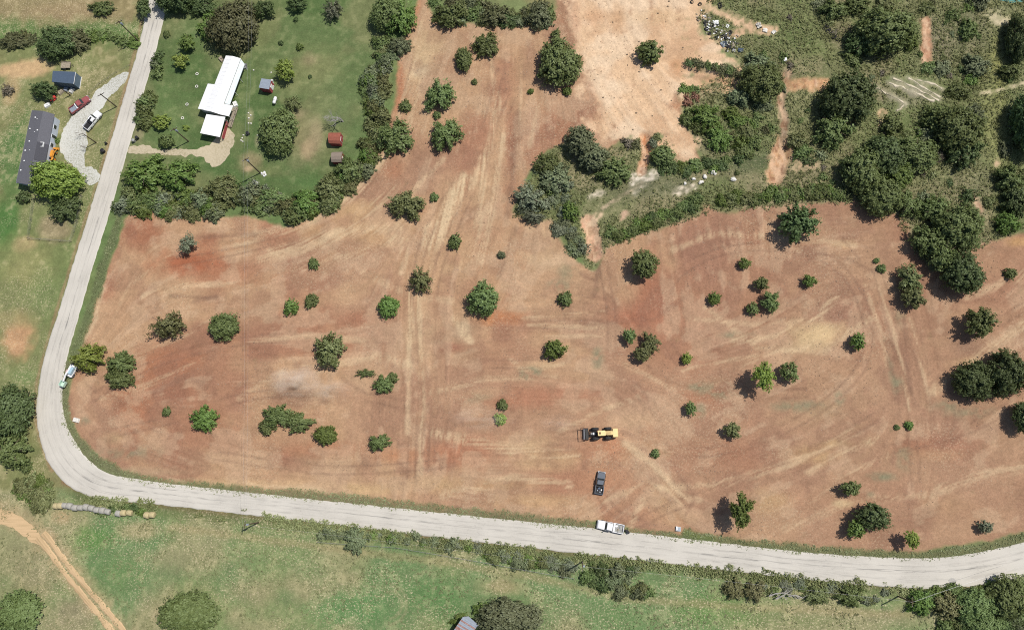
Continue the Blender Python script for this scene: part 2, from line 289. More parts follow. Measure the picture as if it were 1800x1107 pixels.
def smooth_pts(q):
    for _ in range(3):
        q = np.concatenate([q[:1], np.stack([.75*q[:-1]+.25*q[1:], .25*q[:-1]+.75*q[1:]], 1).reshape(-1, 2), q[-1:]])
    return q
TRK = 0
for pts in [[(735,20),(715,120),(690,220),(655,320),(560,400),(430,440),(260,470)],[(722,840),(728,700),(724,560),(735,440),(790,340),(850,250),(880,120)],[(745,830),(752,640),(760,480),(830,330),(900,170)],[(160,700),(260,640),(400,600),(560,590),(720,600),(900,570),(1060,570)],[(1020,762),(900,800),(740,820),(560,830),(380,800)],[(1090,765),(1180,800),(1300,790),(1450,720),(1540,620),(1500,480),(1400,430),(1240,440),(1150,520),(1180,640),(1300,700),(1420,690)],[(1056,870),(1080,905),(1150,930)],[(1100,930),(1200,880),(1350,840),(1520,800),(1700,760),(1800,700)],[(1540,470),(1570,580),(1600,720),(1610,860)],[(1200,860),(1140,760),(1130,680),(1020,640),(860,640)],[(1800,540),(1700,600),(1600,700),(1440,790),(1320,850)],[(200,760),(300,740),(440,690),(600,690),(760,720)],[(900,220),(940,330),(960,440),(1000,560)],[(1060,470),(1080,580),(1060,680)]]:
    TRK = np.maximum(TRK, tracks(pts))
F = mixc(F, A(132, 98, 78), TRK*sstep(.36, .6, n_mid))
# straw swaths and tyre lines named in the photograph
PALE = [([(660,290),(600,350),(520,400),(420,430)],3.0,.45),([(690,330),(640,390),(560,430),(460,455)],2.6,.4),([(700,420),(620,450),(520,470)],2.0,.35),([(640,480),(720,520),(800,530)],1.6,.3),([(560,650),(660,625),(720,640)],1.8,.35),([(760,690),(860,665),(980,660)],1.4,.35),([(760,760),(900,790),(1010,800)],2.2,.45),([(780,870),(900,840),(1000,850)],1.8,.4),([(1120,700),(1060,720),(980,760)],1.2,.35),([(1100,640),(1180,680),(1260,670),(1330,630)],1.2,.35),([(1180,440),(1260,410),(1400,420),(1500,430)],1.4,.35),([(1240,540),(1330,610),(1440,620),(1530,560)],1.2,.35),([(1150,860),(1260,850),(1380,820),(1500,760)],1.6,.35),([(1650,860),(1740,830),(1800,820)],1.8,.35),([(1380,930),(1500,880),(1640,870)],1.4,.3),([(1700,520),(1760,500),(1800,480)],2.0,.4),([(860,100),(875,180),(860,260),(830,330)],1.6,.4),([(780,280),(730,330),(690,420)],1.6,.35),([(250,520),(330,500),(440,500)],1.4,.35),([(180,700),(250,680),(340,640)],1.2,.35),([(420,700),(500,650),(600,640)],1.4,.3),([(760,430),(790,370),(815,315)],3.4,.75),([(815,470),(840,400),(850,330),(848,280)],2.0,.5),([(840,470),(858,400),(870,320),(885,240)],2.0,.45),([(745,450),(748,400),(770,390)],1.2,.45),([(754,480),(756,410)],0.9,.4),([(705,480),(706,400)],0.9,.35),([(714,470),(717,420)],0.9,.35),([(718,640),(722,560),(716,480)],1.3,.6),([(740,640),(738,560),(728,490)],1.1,.5),([(716,760),(720,640)],1.2,.35),([(738,830),(742,720),(740,640)],1.4,.4),([(668,300),(690,240),(720,150),(742,40)],1.4,.45),([(716,270),(722,200),(745,120)],1.2,.4),([(930,570),(1060,576)],1.0,.4),([(920,560),(1060,548)],0.9,.35),([(960,592),(1060,590)],0.9,.3),([(800,560),(825,598)],1.8,.6),([(885,620),(920,650),(990,640)],1.0,.35),([(1215,560),(1330,570),(1440,560)],1.1,.3),([(1290,600),(1370,590),(1440,555),(1470,520)],1.5,.45),([(1200,650),(1300,630),(1420,610)],0.9,.35),([(1545,500),(1570,580),(1588,660),(1598,720)],0.9,.45),([(1520,500),(1548,580),(1560,640)],0.9,.35),([(1600,560),(1620,640),(1634,720)],0.9,.35),([(1640,690),(1720,630),(1800,570)],2.2,.4),([(1420,830),(1480,795),(1540,770)],1.6,.45),([(1430,880),(1500,830),(1560,800)],1.1,.3),([(1100,780),(1160,830),(1200,880)],1.8,.4),([(1060,880),(1140,850),(1230,880)],1.2,.3),([(1130,880),(1105,930)],1.2,.4),([(640,880),(560,862),(420,856),(300,846)],1.6,.5),([(560,376),(640,330),(664,280)],2.2,.4),([(480,440),(560,415),(680,400)],2.6,.4),([(200,560),(230,500),(300,450)],1.0,.3),([(215,640),(300,600),(380,560)],1.2,.3),([(440,600),(540,590),(640,600)],1.6,.3),([(200,400),(168,560),(148,600)],1.3,.45),([(450,380),(448,430)],0.6,.25),([(905,95),(918,180),(905,250)],1.2,.3),([(948,180),(930,260)],1.0,.3)]
for pts, wd, k in PALE:
    F = mixc(F, A(224, 194, 152), stroke(pts, wd, wd*0.7, 0.9)*min(1, k*1.35)*sstep(-1.4, 0.8, 0.8*ST1+0.6*ST2))
DARK = [([(735,640),(730,560),(722,480)],0.6,.3),([(893,380),(900,320),(910,200)],1.8,.4),([(905,400),(880,480)],1.2,.25),([(1588,560),(1600,690)],0.7,.35),([(1560,600),(1578,700)],1.2,.3),([(1045,520),(1055,440)],1.0,.4),([(1020,480),(1045,492)],1.0,.5),([(335,418),(450,412)],0.9,.35),([(300,520),(380,524)],0.8,.4),([(340,530),(380,520)],1.0,.35),([(1410,440),(1490,455),(1540,480)],0.8,.3),([(1480,420),(1510,455)],0.6,.35),([(1220,880),(1205,905)],0.6,.3),([(1030,570),(1150,560),(1210,520)],1.0,.25),([(270,690),(330,660),(360,680)],1.4,.35),([(600,665),(640,690)],0.8,.3)]
for pts, wd, k in DARK:
    F = mixc(F, A(134, 100, 80), stroke(pts, wd, wd*0.8, 0.9)*k)
# leftover grey-green stubble in the field
for (x, y, rx, ry, k) in [(935,655,22,12,.7),(1050,630,12,22,.6),(1290,588,26,7,.55),(1260,685,40,16,.5),(1230,720,12,14,.5),(1380,715,46,12,.55),(1575,670,14,22,.65),(1565,645,10,30,.45),(1660,712,30,12,.5),(1700,725,50,14,.45),(1475,700,10,16,.55),(1420,712,30,10,.45),(1555,838,30,9,.65),(1590,810,14,24,.45),(1000,480,22,14,.45),(230,795,50,12,.5),(150,740,14,10,.5),(1265,340,16,14,.3),(985,500,30,10,.4),(1580,560,12,30,.35),(1280,910,10,10,.3),(1530,868,10,6,.5),(840,700,30,10,.3),(1220,680,20,8,.5)]:
    F = mixc(F, A(142, 138, 106), spots(x, y, rx, ry, 1.0, 1.1)*min(1, k*1.35)*sstep(.36, .56, .5*n_fin+.5*n_sml))
F = F**np.array([1.0, 0.98, 0.945])*np.array([.925, .916, .895])
F = F*(1+0.034*STREAK[..., None]*np.array([0.9, 1.05, 1.15]))*(1+0.26*(n_fin-0.5)[..., None])*(1+0.14*(n_sml-0.5)[..., None])
C = mixc(C, (0, 0, 0), m_field)+F*m_field[..., None]
# bare graded slope
S = np.zeros_like(C)+A(230, 194, 156)
S = mixc(S, A(240, 206, 170), sstep(.2, 1.4, ST2)*.5)
S = mixc(S, A(206, 166, 130), sstep(0.50, 0.66, fbm(10, 141, 5))*0.7)
S = mixc(S, A(240, 214, 182), sstep(0.5, 0.64, fbm(9, 151, 3)+0.04*ST3)*0.6)
for (x, y, rx, ry, c, k) in [(1085,35,20,26,(196,150,108),.7),(1045,30,24,16,(206,160,122),.6),(1035,180,16,40,(186,140,108),.75),(1190,120,16,24,(204,152,110),.7),(1190,185,16,14,(190,136,100),.8),(1150,30,60,16,(222,188,146),.5),(1265,142,40,8,(222,172,128),.5),(1250,100,40,10,(222,184,144),.5),(1010,40,12,40,(194,150,120),.6),(1206,280,30,12,(206,168,134),.6),(1050,200,14,30,(196,150,114),.5)]:
    S = mixc(S, A(*c), spots(x, y, rx, ry, 0.8, 0.8)*k)
S = S*(1+0.028*STREAK[..., None]*np.array([0.8, 1.0, 1.2]))*(1+0.22*(n_fin-0.5)[..., None])
C = mixc(C, (0, 0, 0), m_slope)+S*m_slope[..., None]
# gullies and bare soil in the scrub
WASH = [(stroke([(1133,240),(1137,262),(1128,300)],2.6,1.0,0.5),(208,138,92)),(stroke([(1114,320),(1124,316),(1136,308)],4.4,2.0,1.3),(244,228,204)),(stroke([(1034,392),(1042,420),(1046,446)],3.6,1.0,0.6),(224,168,132)),(stroke([(1040,395),(1052,376)],1.6,1.0,0.9),(232,196,156)),(stroke([(1378,250),(1374,280),(1362,312)],4.6,1.6,0.8),(220,166,118)),(stroke([(1384,130),(1372,180),(1380,225),(1376,250)],2.0,1.0,0.6),(160,134,106)),(stroke([(1395,150),(1450,150)],3.4,1.6,0.9),(222,166,116)),(stroke([(1626,40),(1628,100),(1634,116)],2.2,1.2,1.0),(206,150,112)),(stroke([(1552,200),(1554,230)],2.4,1.4,1.2),(222,182,138)),(stroke([(1280,62),(1330,50),(1272,28)],2.0,1.2,1.0),(218,176,134)),(stroke([(1240,12),(1290,32),(1335,52),(1360,54)],2.4,1.4,0.9),(224,184,142)),(stroke([(1430,290),(1400,296)],2.6,1.8,1.3),(210,176,134)),(stroke([(1190,336),(1220,330)],1.6,1.4,1.4),(238,220,192)),(stroke([(1040,346),(1056,340)],1.6,1.4,1.4),(238,220,192)),(stroke([(1060,366),(1100,340),(1130,322)],0.8,0.8,1.2),(206,180,146)),(stroke([(1090,384),(1102,374)],1.4,1.0,1.2),(222,180,146)),(stroke([(1750,36),(1780,44)],2.0,1.6,1.2),(214,198,158)),(stroke([(1725,165),(1770,156),(1800,146)],0.9,0.8,1.0),(206,190,150)),(stroke([(1750,290),(1754,284)],1.4,1.0,1.2),(214,178,140)),(stroke([(1716,350),(1724,370)],1.4,1.0,1.2),(206,170,136))]
brk = sstep(.40, .58, 0.6*n_fin+0.4*fbm(.9, 661, 2))
for mm, c in WASH:
    pale_ = c[1] > 174
    C = mixc(C, A(*c), np.clip(mm, 0, 1)*((.25+.75*brk) if pale_ else (.72+.28*brk))*.95)
    if not pale_: C = mixc(C, A(232, 190, 150), np.clip(mm, 0, 1)*sstep(.48, .60, fbm(1.3, 671, 3, XX*1.6+YY*.3, YY*.45))*.75); C = mixc(C, A(150, 96, 66), np.clip(mm, 0, 1)*sstep(.56, .66, fbm(1.2, 675, 3, XX*1.5, YY*.6))*.6)
CHALK = [[(1534,152),(1560,166),(1592,184)],[(1562,146),(1590,156),(1608,168)],[(1570,138),(1600,152),(1630,166),(1650,178)],[(1596,138),(1628,158),(1652,172)],[(1612,142),(1640,148),(1658,158)],[(1576,196),(1590,184)],[(1600,160),(1640,178)]]
for pts in CHALK: C = mixc(C, A(206, 194, 166), stroke(pts, 1.0, 0.9, 1.5)*0.35)
for k, off in enumerate((0, 7, 14, 22, 30)):
    C = mixc(C, A(92, 98, 66), stroke([(1050, 372-off), (1110, 352-off), (1190, 326-off), (1280, 306-off), (1350, 290-off)], 0.5, 0.5, 0.8)*0.45)
# verges: short grass between the field and the road, red dusty edge on the outer side
VERGE = [(stroke([(214,372),(190,440),(166,520),(150,570),(132,620)],2.4,1.6,0.8),(112,122,78)),(stroke([(120,640),(112,700),(116,740),(134,776),(168,810),(220,836),(300,852),(420,862)],2.2,1.6,0.8),(124,124,86)),(stroke([(420,864),(560,872),(700,889),(850,905),(1030,925)],2.2,1.5,0.9),(136,124,90)),(stroke([(1030,926),(1160,940)],1.2,1.0,1.0),(150,130,94)),(stroke([(1170,944),(1260,950),(1420,968),(1560,976),(1640,976),(1720,966),(1800,946)],2.0,1.4,0.9),(120,120,80)),(stroke([(1208,938),(1250,948)],2.4,1.2,0.8),(108,122,72))]
for mm, c in VERGE: C = mixc(C, A(*c), mm*0.92)
outer = [(257,0),(240,80),(222,150),(204,206),(188,264),(150,386),(110,512),(80,610),(66,666),(60,716),(68,770),(92,826)]
C = mixc(C, A(176, 132, 100), stroke(outer, 0.8, 0.6, 1.2)*0.5)
C = mixc(C, A(156, 116, 84), stroke([(112,846),(160,871),(220,881),(360,899),(520,916),(700,937),(1040,976),(1200,993),(1420,1018),(1630,1034),(1720,1029),(1820,1004)], 1.3, 0.8, 0.9)*0.75)
C = mixc(C, A(112, 122, 72), stroke([(140,872),(220,892),(360,906),(520,924),(700,948),(900,968),(1100,992),(1300,1012),(1420,1024),(1600,1040)], 3.2, 2.4, 1.0)*0.75)
# dry straw flecks and green tufts over the grass
grass = (1-m_field)*(1-m_slope)
flk = sstep(0.55, 0.72, n_fin*0.6+n_sml*0.4+0.05*(n_mid-0.5)*6)
C = mixc(C, A(196, 178, 134), flk*grass*(0.22*m_south+0.30*wst+0.10*m_lawn+0.16*m_scrub))
lum = C.mean(-1, keepdims=True); C = C+(lum-C)*(0.13*grass)[..., None]
STRAW = np.clip(m_south*(0.35+0.9*sstep(.42, .62, fbm(10, 611, 4)))+wst*0.85*sstep(.38, .60, fbm(9, 621, 4))+0.10*m_lawn+0.38*m_scrub+m_field*(.10+.34*sstep(.48, .66, fbm(12, 631, 4)))+.1*m_slope, 0, 1)
C = C*(1+(0.36*(n_fin-0.5)+0.30*(n_sml-0.5))[..., None]*grass[..., None])
C = np.clip(C, 0.01, 0.9)

# ------------------------------------------------------------------ relief
ROADC = [(284,-60,2.7),(278,0,2.7),(272,30,2.7),(255,101,2.55),(240,150,2.6),(226,202,2.7),(208,262,2.7),(190,322,2.75),(171,386,2.75),(151,450,2.75),(132,513,2.75),(117,565,2.85),(101,616,2.95),(91,666,3.1),(87,717,3.35),(95,762,3.7),(112,800,4.0),(140,832,3.7),(180,853,3.1),(230,861,2.7),(290,868,2.55),(360,876,2.5),(521,894,2.5),(700,914,2.65),(870,933,2.75),(1040,951,2.85),(1200,969,2.85),(1310,982,2.8),(1420,994,2.8),(1530,1003,2.95),(1633,1007,3.1),(1711,1001,3.25),(1800,983,3.35),(1870,962,3.3),(1960,925,3.2)]
road_m = stroke([(a, b) for a, b, c in ROADC], 6.6, 4.0, 0)
H = 0.042*STREAK*m_field-.16*TRK*m_field+0.012*STREAK*m_slope+0.10*(n_sml-0.5)*(1-m_lawn)+0.22*(n_mid-0.5)*m_scrub+0.10*(n_fin-0.5)*m_scrub
H -= 0.9*stroke([(1133,240),(1137,262),(1128,300)],2.2,1.8,0.3)+0.7*stroke([(1034,392),(1042,420),(1046,446),(1040,480)],2.8,2.2,0.3)+0.8*stroke([(1378,250),(1374,280),(1362,312)],3.4,2.4,0.3)+0.5*stroke([(1384,130),(1372,180),(1380,225)],1.6,1.6,0.3)
H += 0.8*area([(1205,108),(1250,112),(1302,128),(1300,136),(1250,128),(1206,122)],0.8,0.2)-0.5*area([(1200,132),(1300,144),(1306,160),(1196,158)],0.8,0.2)
H += 0.5*m_slope*(fbm(18, 171, 3)-0.5)-0.35*stroke([(130,880),(360,903),(700,943),(1040,982),(1420,1024),(1640,1040)],2.4,2.2,0.2)
for pts in CHALK: H += 0.18*stroke(pts, 0.8, 0.8, 0.8)
H *= (1-np.clip(road_m*1.0, 0, 1))
edge = np.minimum.reduce([XX-GX0, GX1-XX, YY-GY0, GY1-YY]); H *= sstep(0, 6, edge)
YARD = [(area([(340,85),(440,95),(420,250),(330,250)], 1, 0)), (area([(15,180),(110,185),(100,340),(10,340)], 1, 0)), stroke([(225,268),(400,272)], 5, 2, 0), stroke([(226,130),(150,160),(120,230),(160,310)], 9, 3, 0), stroke([(0,895),(110,1000),(220,1120)], 6, 2, 0)]
for m_ in YARD: H *= 1-np.clip(m_, 0, 1)
CHK = True
def zg(x, y):
    i = min(max((x-GX0)/GS, 0), NX-1.001); j = min(max((y-GY0)/GS, 0), NY-1.001); a = int(i); b = int(j); u = i-a; v = j-b
    return float((H[b, a]*(1-u)+H[b, a+1]*u)*(1-v)+(H[b+1, a]*(1-u)+H[b+1, a+1]*u)*v)
def G(px, py):
    x, y = P(px, py); return x, y, zg(x, y)

# ------------------------------------------------------------------ ground material and meshes
def ground_mat():
    m = bpy.data.materials.new('soil_and_grass'); m.use_nodes = True; n = m.node_tree.nodes; l = m.node_tree.links; b = n['Principled BSDF']
    at = n.new('ShaderNodeAttribute'); at.attribute_name = 'tone'; gm = n.new('ShaderNodeAttribute'); gm.attribute_name = 'straw'
    ge = n.new('ShaderNodeNewGeometry')
    def noise(sc, det=3, rough=0.6):
        k = n.new('ShaderNodeTexNoise'); k.inputs['Scale'].default_value = sc; k.inputs['Detail'].default_value = det; k.inputs['Roughness'].default_value = rough; l.new(ge.outputs['Position'], k.inputs['Vector']); return k
    def rng_(src, a, b_, c, d):
        k = n.new('ShaderNodeMapRange'); k.inputs['From Min'].default_value = a; k.inputs['From Max'].default_value = b_; k.inputs['To Min'].default_value = c; k.inputs['To Max'].default_value = d; l.new(src, k.inputs['Value']); return k.outputs[0]
    def mul(colr, fac):
        k = n.new('ShaderNodeMix'); k.data_type = 'RGBA'; k.blend_type = 'MULTIPLY'; k.inputs['Factor'].default_value = 1; l.new(colr, k.inputs['A']); l.new(fac, k.inputs['B']); return k.outputs['Result']
    n1 = noise(1.7, 4, 0.7); n2 = noise(3.6, 3, 0.7); n3 = noise(2.4, 4, 0.75)
    c = mul(at.outputs['Color'], rng_(n1.outputs['Fac'], 0.3, 0.7, 0.86, 1.14))
    c = mul(c, rng_(n2.outputs['Fac'], 0.32, 0.68, 0.87, 1.13))
    # straw bits / pale stones, and dark clods
    mx = n.new('ShaderNodeMix'); mx.data_type = 'RGBA'; l.new(c, mx.inputs['A']); mx.inputs['B'].default_value = (0.62, 0.51, 0.34, 1)
    sm = n.new('ShaderNodeMath'); sm.operation = 'MULTIPLY'; l.new(rng_(n3.outputs['Fac'], 0.52, 0.68, 0.0, 0.85), sm.inputs[0]); l.new(gm.outputs['Fac'], sm.inputs[1]); l.new(sm.outputs[0], mx.inputs['Factor'])
    n4 = noise(3.4, 2, 0.5); dk = n.new('ShaderNodeMix'); dk.data_type = 'RGBA'; l.new(mx.outputs['Result'], dk.inputs['A']); dk.inputs['B'].default_value = (0.07, 0.06, 0.035, 1)
    l.new(rng_(n4.outputs['Fac'], 0.62, 0.78, 0.0, 0.40), dk.inputs['Factor'])
    l.new(dk.outputs['Result'], b.inputs['Base Color']); b.inputs['Roughness'].default_value = 0.95; b.inputs['Specular IOR Level'].default_value = 0.1
    bp = n.new('ShaderNodeBump'); bp.inputs['Distance'].default_value = 0.12; bp.inputs['Strength'].default_value = 0.75
    l.new(n1.outputs['Fac'], bp.inputs['Height']); l.new(bp.outputs[0], b.inputs['Normal'])
    return m
M_GROUND = ground_mat()
cls = np.zeros(XX.shape, int)                                   # 0 pasture 1 field 2 slope 3 lawn 4 scrub
cls[m_lawn > 0.5] = 3; cls[m_scrub > 0.5] = 4; cls[m_field > 0.5] = 1; cls[m_slope > 0.5] = 2
fc = cls[:-1, :-1]
def ground_piece(name, k):
    jj, ii = np.nonzero(fc == k)
    q = np.stack([jj*NX+ii, jj*NX+ii+1, (jj+1)*NX+ii+1, (jj+1)*NX+ii], 1)
    used, inv = np.unique(q, return_inverse=True); q = inv.reshape(q.shape)
    co = np.stack([XX.ravel()[used], YY.ravel()[used], H.ravel()[used]], 1).astype(np.float32)
    me = bpy.data.meshes.new(name); me.vertices.add(len(co)); me.vertices.foreach_set('co', co.ravel())
    me.loops.add(q.size); me.loops.foreach_set('vertex_index', q.ravel().astype(np.int32))
    me.polygons.add(len(q)); me.polygons.foreach_set('loop_start', np.arange(0, q.size, 4, dtype=np.int32)); me.polygons.foreach_set('loop_total', np.full(len(q), 4, np.int32))
    me.polygons.foreach_set('use_smooth', np.ones(len(q), bool)); me.update(calc_edges=True)
    at = me.attributes.new('tone', 'FLOAT_COLOR', 'POINT'); cc = np.ones((len(used), 4), np.float32); cc[:, :3] = C.reshape(-1, 3)[used]; at.data.foreach_set('color', cc.ravel())
    at = me.attributes.new('straw', 'FLOAT', 'POINT'); at.data.foreach_set('value', STRAW.ravel()[used].astype(np.float32))
    me.materials.append(M_GROUND)
    return tag(link(bpy.data.objects.new(name, me)), kind='structure')
for nm, k in (('pasture', 0), ('cleared_field', 1), ('bare_slope', 2), ('lawn', 3), ('scrub_ground', 4)): ground_piece(nm, k)
# land beyond the surveyed sheet, out to the horizon
R_ = 4000.0; mb = MB()
xs = [-R_, GX0, GX0+(NX-1)*GS, R_]; ys = [-R_, GY0, GY0+(NY-1)*GS, R_]
for a in range(3):
    for b_ in range(3):
        if a == 1 and b_ == 1: continue
        mb.add([(xs[a], ys[b_], 0), (xs[a+1], ys[b_], 0), (xs[a+1], ys[b_+1], 0), (xs[a], ys[b_+1], 0)], [(0, 1, 2, 3)])
far = mb.build('land', M_GROUND); tag(far, kind='structure')
at = far.data.attributes.new('tone', 'FLOAT_COLOR', 'POINT'); at.data.foreach_set('color', np.tile(np.r_[A(124, 132, 84), 1.0], len(mb.v)).astype(np.float32))

# ------------------------------------------------------------------ road, drives, track
def smooth_line(pts, step):
    pts = np.array(pts, float); out = []
    n = len(pts)
    for i in range(n-1):
        p0, p1, p2, p3 = pts[max(i-1, 0)], pts[i], pts[i+1], pts[min(i+2, n-1)]
        L = np.hypot(*(p2-p1)[:2]); k = max(2, int(L/step))
        for t in np.arange(k)/k:
            out.append(0.5*((2*p1)+(-p0+p2)*t+(2*p0-5*p1+4*p2-p3)*t*t+(-p0+3*p1-3*p2+p3)*t**3))
    out.append(pts[-1]); return np.array(out)
def sheet_mat(name, base, dark, streak=0.5, crack=True, pale=None, an=(0.10, 1.6, 1)):
    m = bpy.data.materials.new(name); m.use_nodes = True; n = m.node_tree.nodes; l = m.node_tree.links; b = n['Principled BSDF']
    uv = n.new('ShaderNodeAttribute'); uv.attribute_name = 'along'; ge = n.new('ShaderNodeNewGeometry')
    mp = n.new('ShaderNodeMapping'); mp.inputs['Scale'].default_value = an; l.new(uv.outputs['Vector'], mp.inputs['Vector'])
    s1 = n.new('ShaderNodeTexNoise'); s1.inputs['Scale'].default_value = 1.6; s1.inputs['Detail'].default_value = 5; l.new(mp.outputs[0], s1.inputs['Vector'])
    s2 = n.new('ShaderNodeTexNoise'); s2.inputs['Scale'].default_value = 2.2; s2.inputs['Detail'].default_value = 4; s2.inputs['Roughness'].default_value = 0.7; l.new(ge.outputs['Position'], s2.inputs['Vector'])
    s3 = n.new('ShaderNodeTexNoise'); s3.inputs['Scale'].default_value = 0.12; s3.inputs['Detail'].default_value = 3; l.new(ge.outputs['Position'], s3.inputs['Vector'])
    def mr(o, a, c, d, e):
        k = n.new('ShaderNodeMapRange'); k.inputs['From Min'].default_value = a; k.inputs['From Max'].default_value = c; k.inputs['To Min'].default_value = d; k.inputs['To Max'].default_value = e; l.new(o, k.inputs['Value']); return k.outputs[0]
    def mix(a, bcol, f):
        k = n.new('ShaderNodeMix'); k.data_type = 'RGBA'
        if isinstance(a, tuple): k.inputs['A'].default_value = a
        else: l.new(a, k.inputs['A'])
        k.inputs['B'].default_value = bcol; l.new(f, k.inputs['Factor']); return k.outputs['Result']
    c = mix((*base, 1), (*dark, 1), mr(s1.outputs['Fac'], 0.42, 0.72, 0, streak))
    c = mix(c, (*(np.array(dark)*0.85), 1), mr(s2.outputs['Fac'], 0.55, 0.78, 0, 0.5))
    c = mix(c, (*np.clip(np.array(pale if pale is not None else np.array(base)*1.12), 0, 1), 1), mr(s3.outputs['Fac'], 0.42, 0.62, 0, 0.6))
    if crack:
        w_ = n.new('ShaderNodeAttribute'); w_.attribute_name = 'wear'
        cr = n.new('ShaderNodeTexNoise'); cr.inputs['Scale'].default_value = 3.0; cr.inputs['Detail'].default_value = 4; l.new(mp.outputs[0], cr.inputs['Vector'])
        mm = n.new('ShaderNodeMath'); mm.operation = 'MULTIPLY'; l.new(w_.outputs['Fac'], mm.inputs[0]); l.new(mr(cr.outputs['Fac'], 0.44, 0.60, 0.0, 0.8), mm.inputs[1])
        c = mix(c, (0.12, 0.115, 0.11, 1), mm.outputs[0])
    l.new(c, b.inputs['Base Color']); b.inputs['Roughness'].default_value = 0.92; b.inputs['Specular IOR Level'].default_value = 0.15
    bp = n.new('ShaderNodeBump'); bp.inputs['Distance'].default_value = 0.04; bp.inputs['Strength'].default_value = 0.5; l.new(s2.outputs['Fac'], bp.inputs['Height']); l.new(bp.outputs[0], b.inputs['Normal'])
    return m
def ribbon(name, ctr, z, m, step=0.5, across=16, ragged=0.25, seed=1, wear=None, thick=0.12):
    """a paved strip: centre points with half widths, ragged sides that turn down into the ground"""
    pts = [(*P(a, b), c) for a, b, c in ctr]; L = smooth_line(pts, step); xy = L[:, :2]; hw = L[:, 2]
    d = np.gradient(xy, axis=0); d /= np.linalg.norm(d, axis=1)[:, None]; nn = np.stack([-d[:, 1], d[:, 0]], 1)
    s = np.r_[0, np.cumsum(np.hypot(*np.diff(xy, axis=0).T))]; N = len(xy); co = []; uv = []; wr = []
    jl = (fbm(1.2, seed, 3, s, s*0+3.3)-0.5)*2*ragged; jr = (fbm(1.2, seed+5, 3, s, s*0+9.1)-0.5)*2*ragged
    ts = np.linspace(-1, 1, across+1)
    for k, t in enumerate(np.r_[-1, ts, 1]):
        off = t*hw+(jl if t > 0 else -jr)*abs(t)**6
        zz = z+0.05*(1-t*t) if 0 < k < across+2 else z-thick
        if k in (0, across+2): off = off+np.sign(t)*0.08
        co.append(np.c_[xy+nn*off[:, None], np.full(N, zz)]); uv.append(np.c_[s, off, np.zeros(N)]); wr.append(wear(s, off, hw) if wear else np.zeros(N))
    K = len(co); co = np.concatenate(co); uv = np.concatenate(uv); wr = np.concatenate(wr)
    i, j = np.meshgrid(np.arange(N-1), np.arange(K-1)); i = i.ravel(); j = j.ravel()
    fs = np.stack([j*N+i, j*N+i+1, (j+1)*N+i+1, (j+1)*N+i], 1)
    me = bpy.data.meshes.new(name); me.from_pydata(co.tolist(), [], fs.tolist()); me.polygons.foreach_set('use_smooth', np.ones(len(fs), bool))
    at = me.attributes.new('along', 'FLOAT_VECTOR', 'POINT'); at.data.foreach_set('vector', uv.astype(np.float32).ravel())
    at = me.attributes.new('wear', 'FLOAT', 'POINT'); at.data.foreach_set('value', wr.astype(np.float32))
    me.materials.append(m); me.update(); return tag(link(bpy.data.objects.new(name, me)), kind='structure')
def road_wear(s, off, hw):
    t = off/hw; a = np.exp(-((t-0.06+0.05*np.sin(s*0.05))/0.05)**2)*0.9+0.5*np.exp(-((t-0.42)/0.05)**2)+0.35*np.exp(-((t+0.45)/0.06)**2)
    return np.clip(a*(0.45+1.5*(vnoise(s, s*0+5, 9.0, 400)-0.15)), 0, 1)
ribbon('road', ROADC, 0.05, sheet_mat('chip_seal', A(217, 211, 199), A(166, 160, 150), 0.30), 0.45, 18, 0.22, 3, road_wear)
def patch(name, pts, z, m, seed=2, thick=0.10, ragged=0.45):
    """an irregular sheet from an outline, edges roughened"""
    poly = PP(pts); L = smooth_line(np.r_[poly, poly[:1]], 0.45)[:-1]; d = np.gradient(L, axis=0); d /= np.linalg.norm(d, axis=1)[:, None]+1e-9
    L = L+np.stack([-d[:, 1], d[:, 0]], 1)*((fbm(1.5, seed, 3, L[:, 0], L[:, 1])-0.5)*2*ragged)[:, None]
    n = len(L); import bmesh
    bm = bmesh.new(); top = [bm.verts.new((x, y, z)) for x, y in L]; bot = [bm.verts.new((x*1.0, y*1.0, z-thick)) for x, y in L]
    f = bm.faces.new(top); f.normal_update()
    if f.normal.z < 0: f.normal_flip()
    for k in range(n): bm.faces.new((top[k], top[(k+1) % n], bot[(k+1) % n], bot[k]))
    bmesh.ops.triangulate(bm, faces=[f])
    me = bpy.data.meshes.new(name); bm.to_mesh(me); bm.free()
    at = me.attributes.new('along', 'FLOAT_VECTOR', 'POINT'); at.data.foreach_set('vector', np.array([v.co[:] for v in me.vertices], np.float32).ravel())
    me.materials.append(m); return tag(link(bpy.data.objects.new(name, me)), kind='structure')
M_WGRAV = sheet_mat('white_gravel', A(220, 219, 210), A(140, 138, 108), 0.75, False, None, (1.6, 1.6, 1))
M_TGRAV = sheet_mat('tan_gravel', A(208, 194, 166), A(160, 150, 112), 0.7, False, None, (1.2, 1.2, 1))
M_CHALK = sheet_mat('chalk_white_soil', A(228, 216, 190), A(176, 160, 130), 0.8, False, None, (.8, .8, 1))
M_TRACK = sheet_mat('sandy_wheel_ruts', A(220, 188, 146), A(178, 154, 112), 0.9, False)
patch('gravel_driveway', [(226,127),(214,130),(190,145),(170,160),(156,176),(140,192),(124,206),(114,226),(106,246),(106,266),(116,282),(132,294),(146,312),(158,324),(170,320),(174,308),(164,294),(152,292),(148,274),(156,254),(150,240),(152,224),(168,206),(180,190),(192,172),(206,158),(220,144)], 0.045, M_WGRAV, 5, .1, .8)
patch('house_driveway', [(228,258),(250,258),(290,262),(330,262),(352,258),(376,250),(386,236),(396,226),(408,232),(410,250),(404,270),(392,284),(376,292),(362,286),(350,276),(320,274),(280,272),(240,270),(222,270)], 0.040, M_TGRAV, 9, .1, .9)
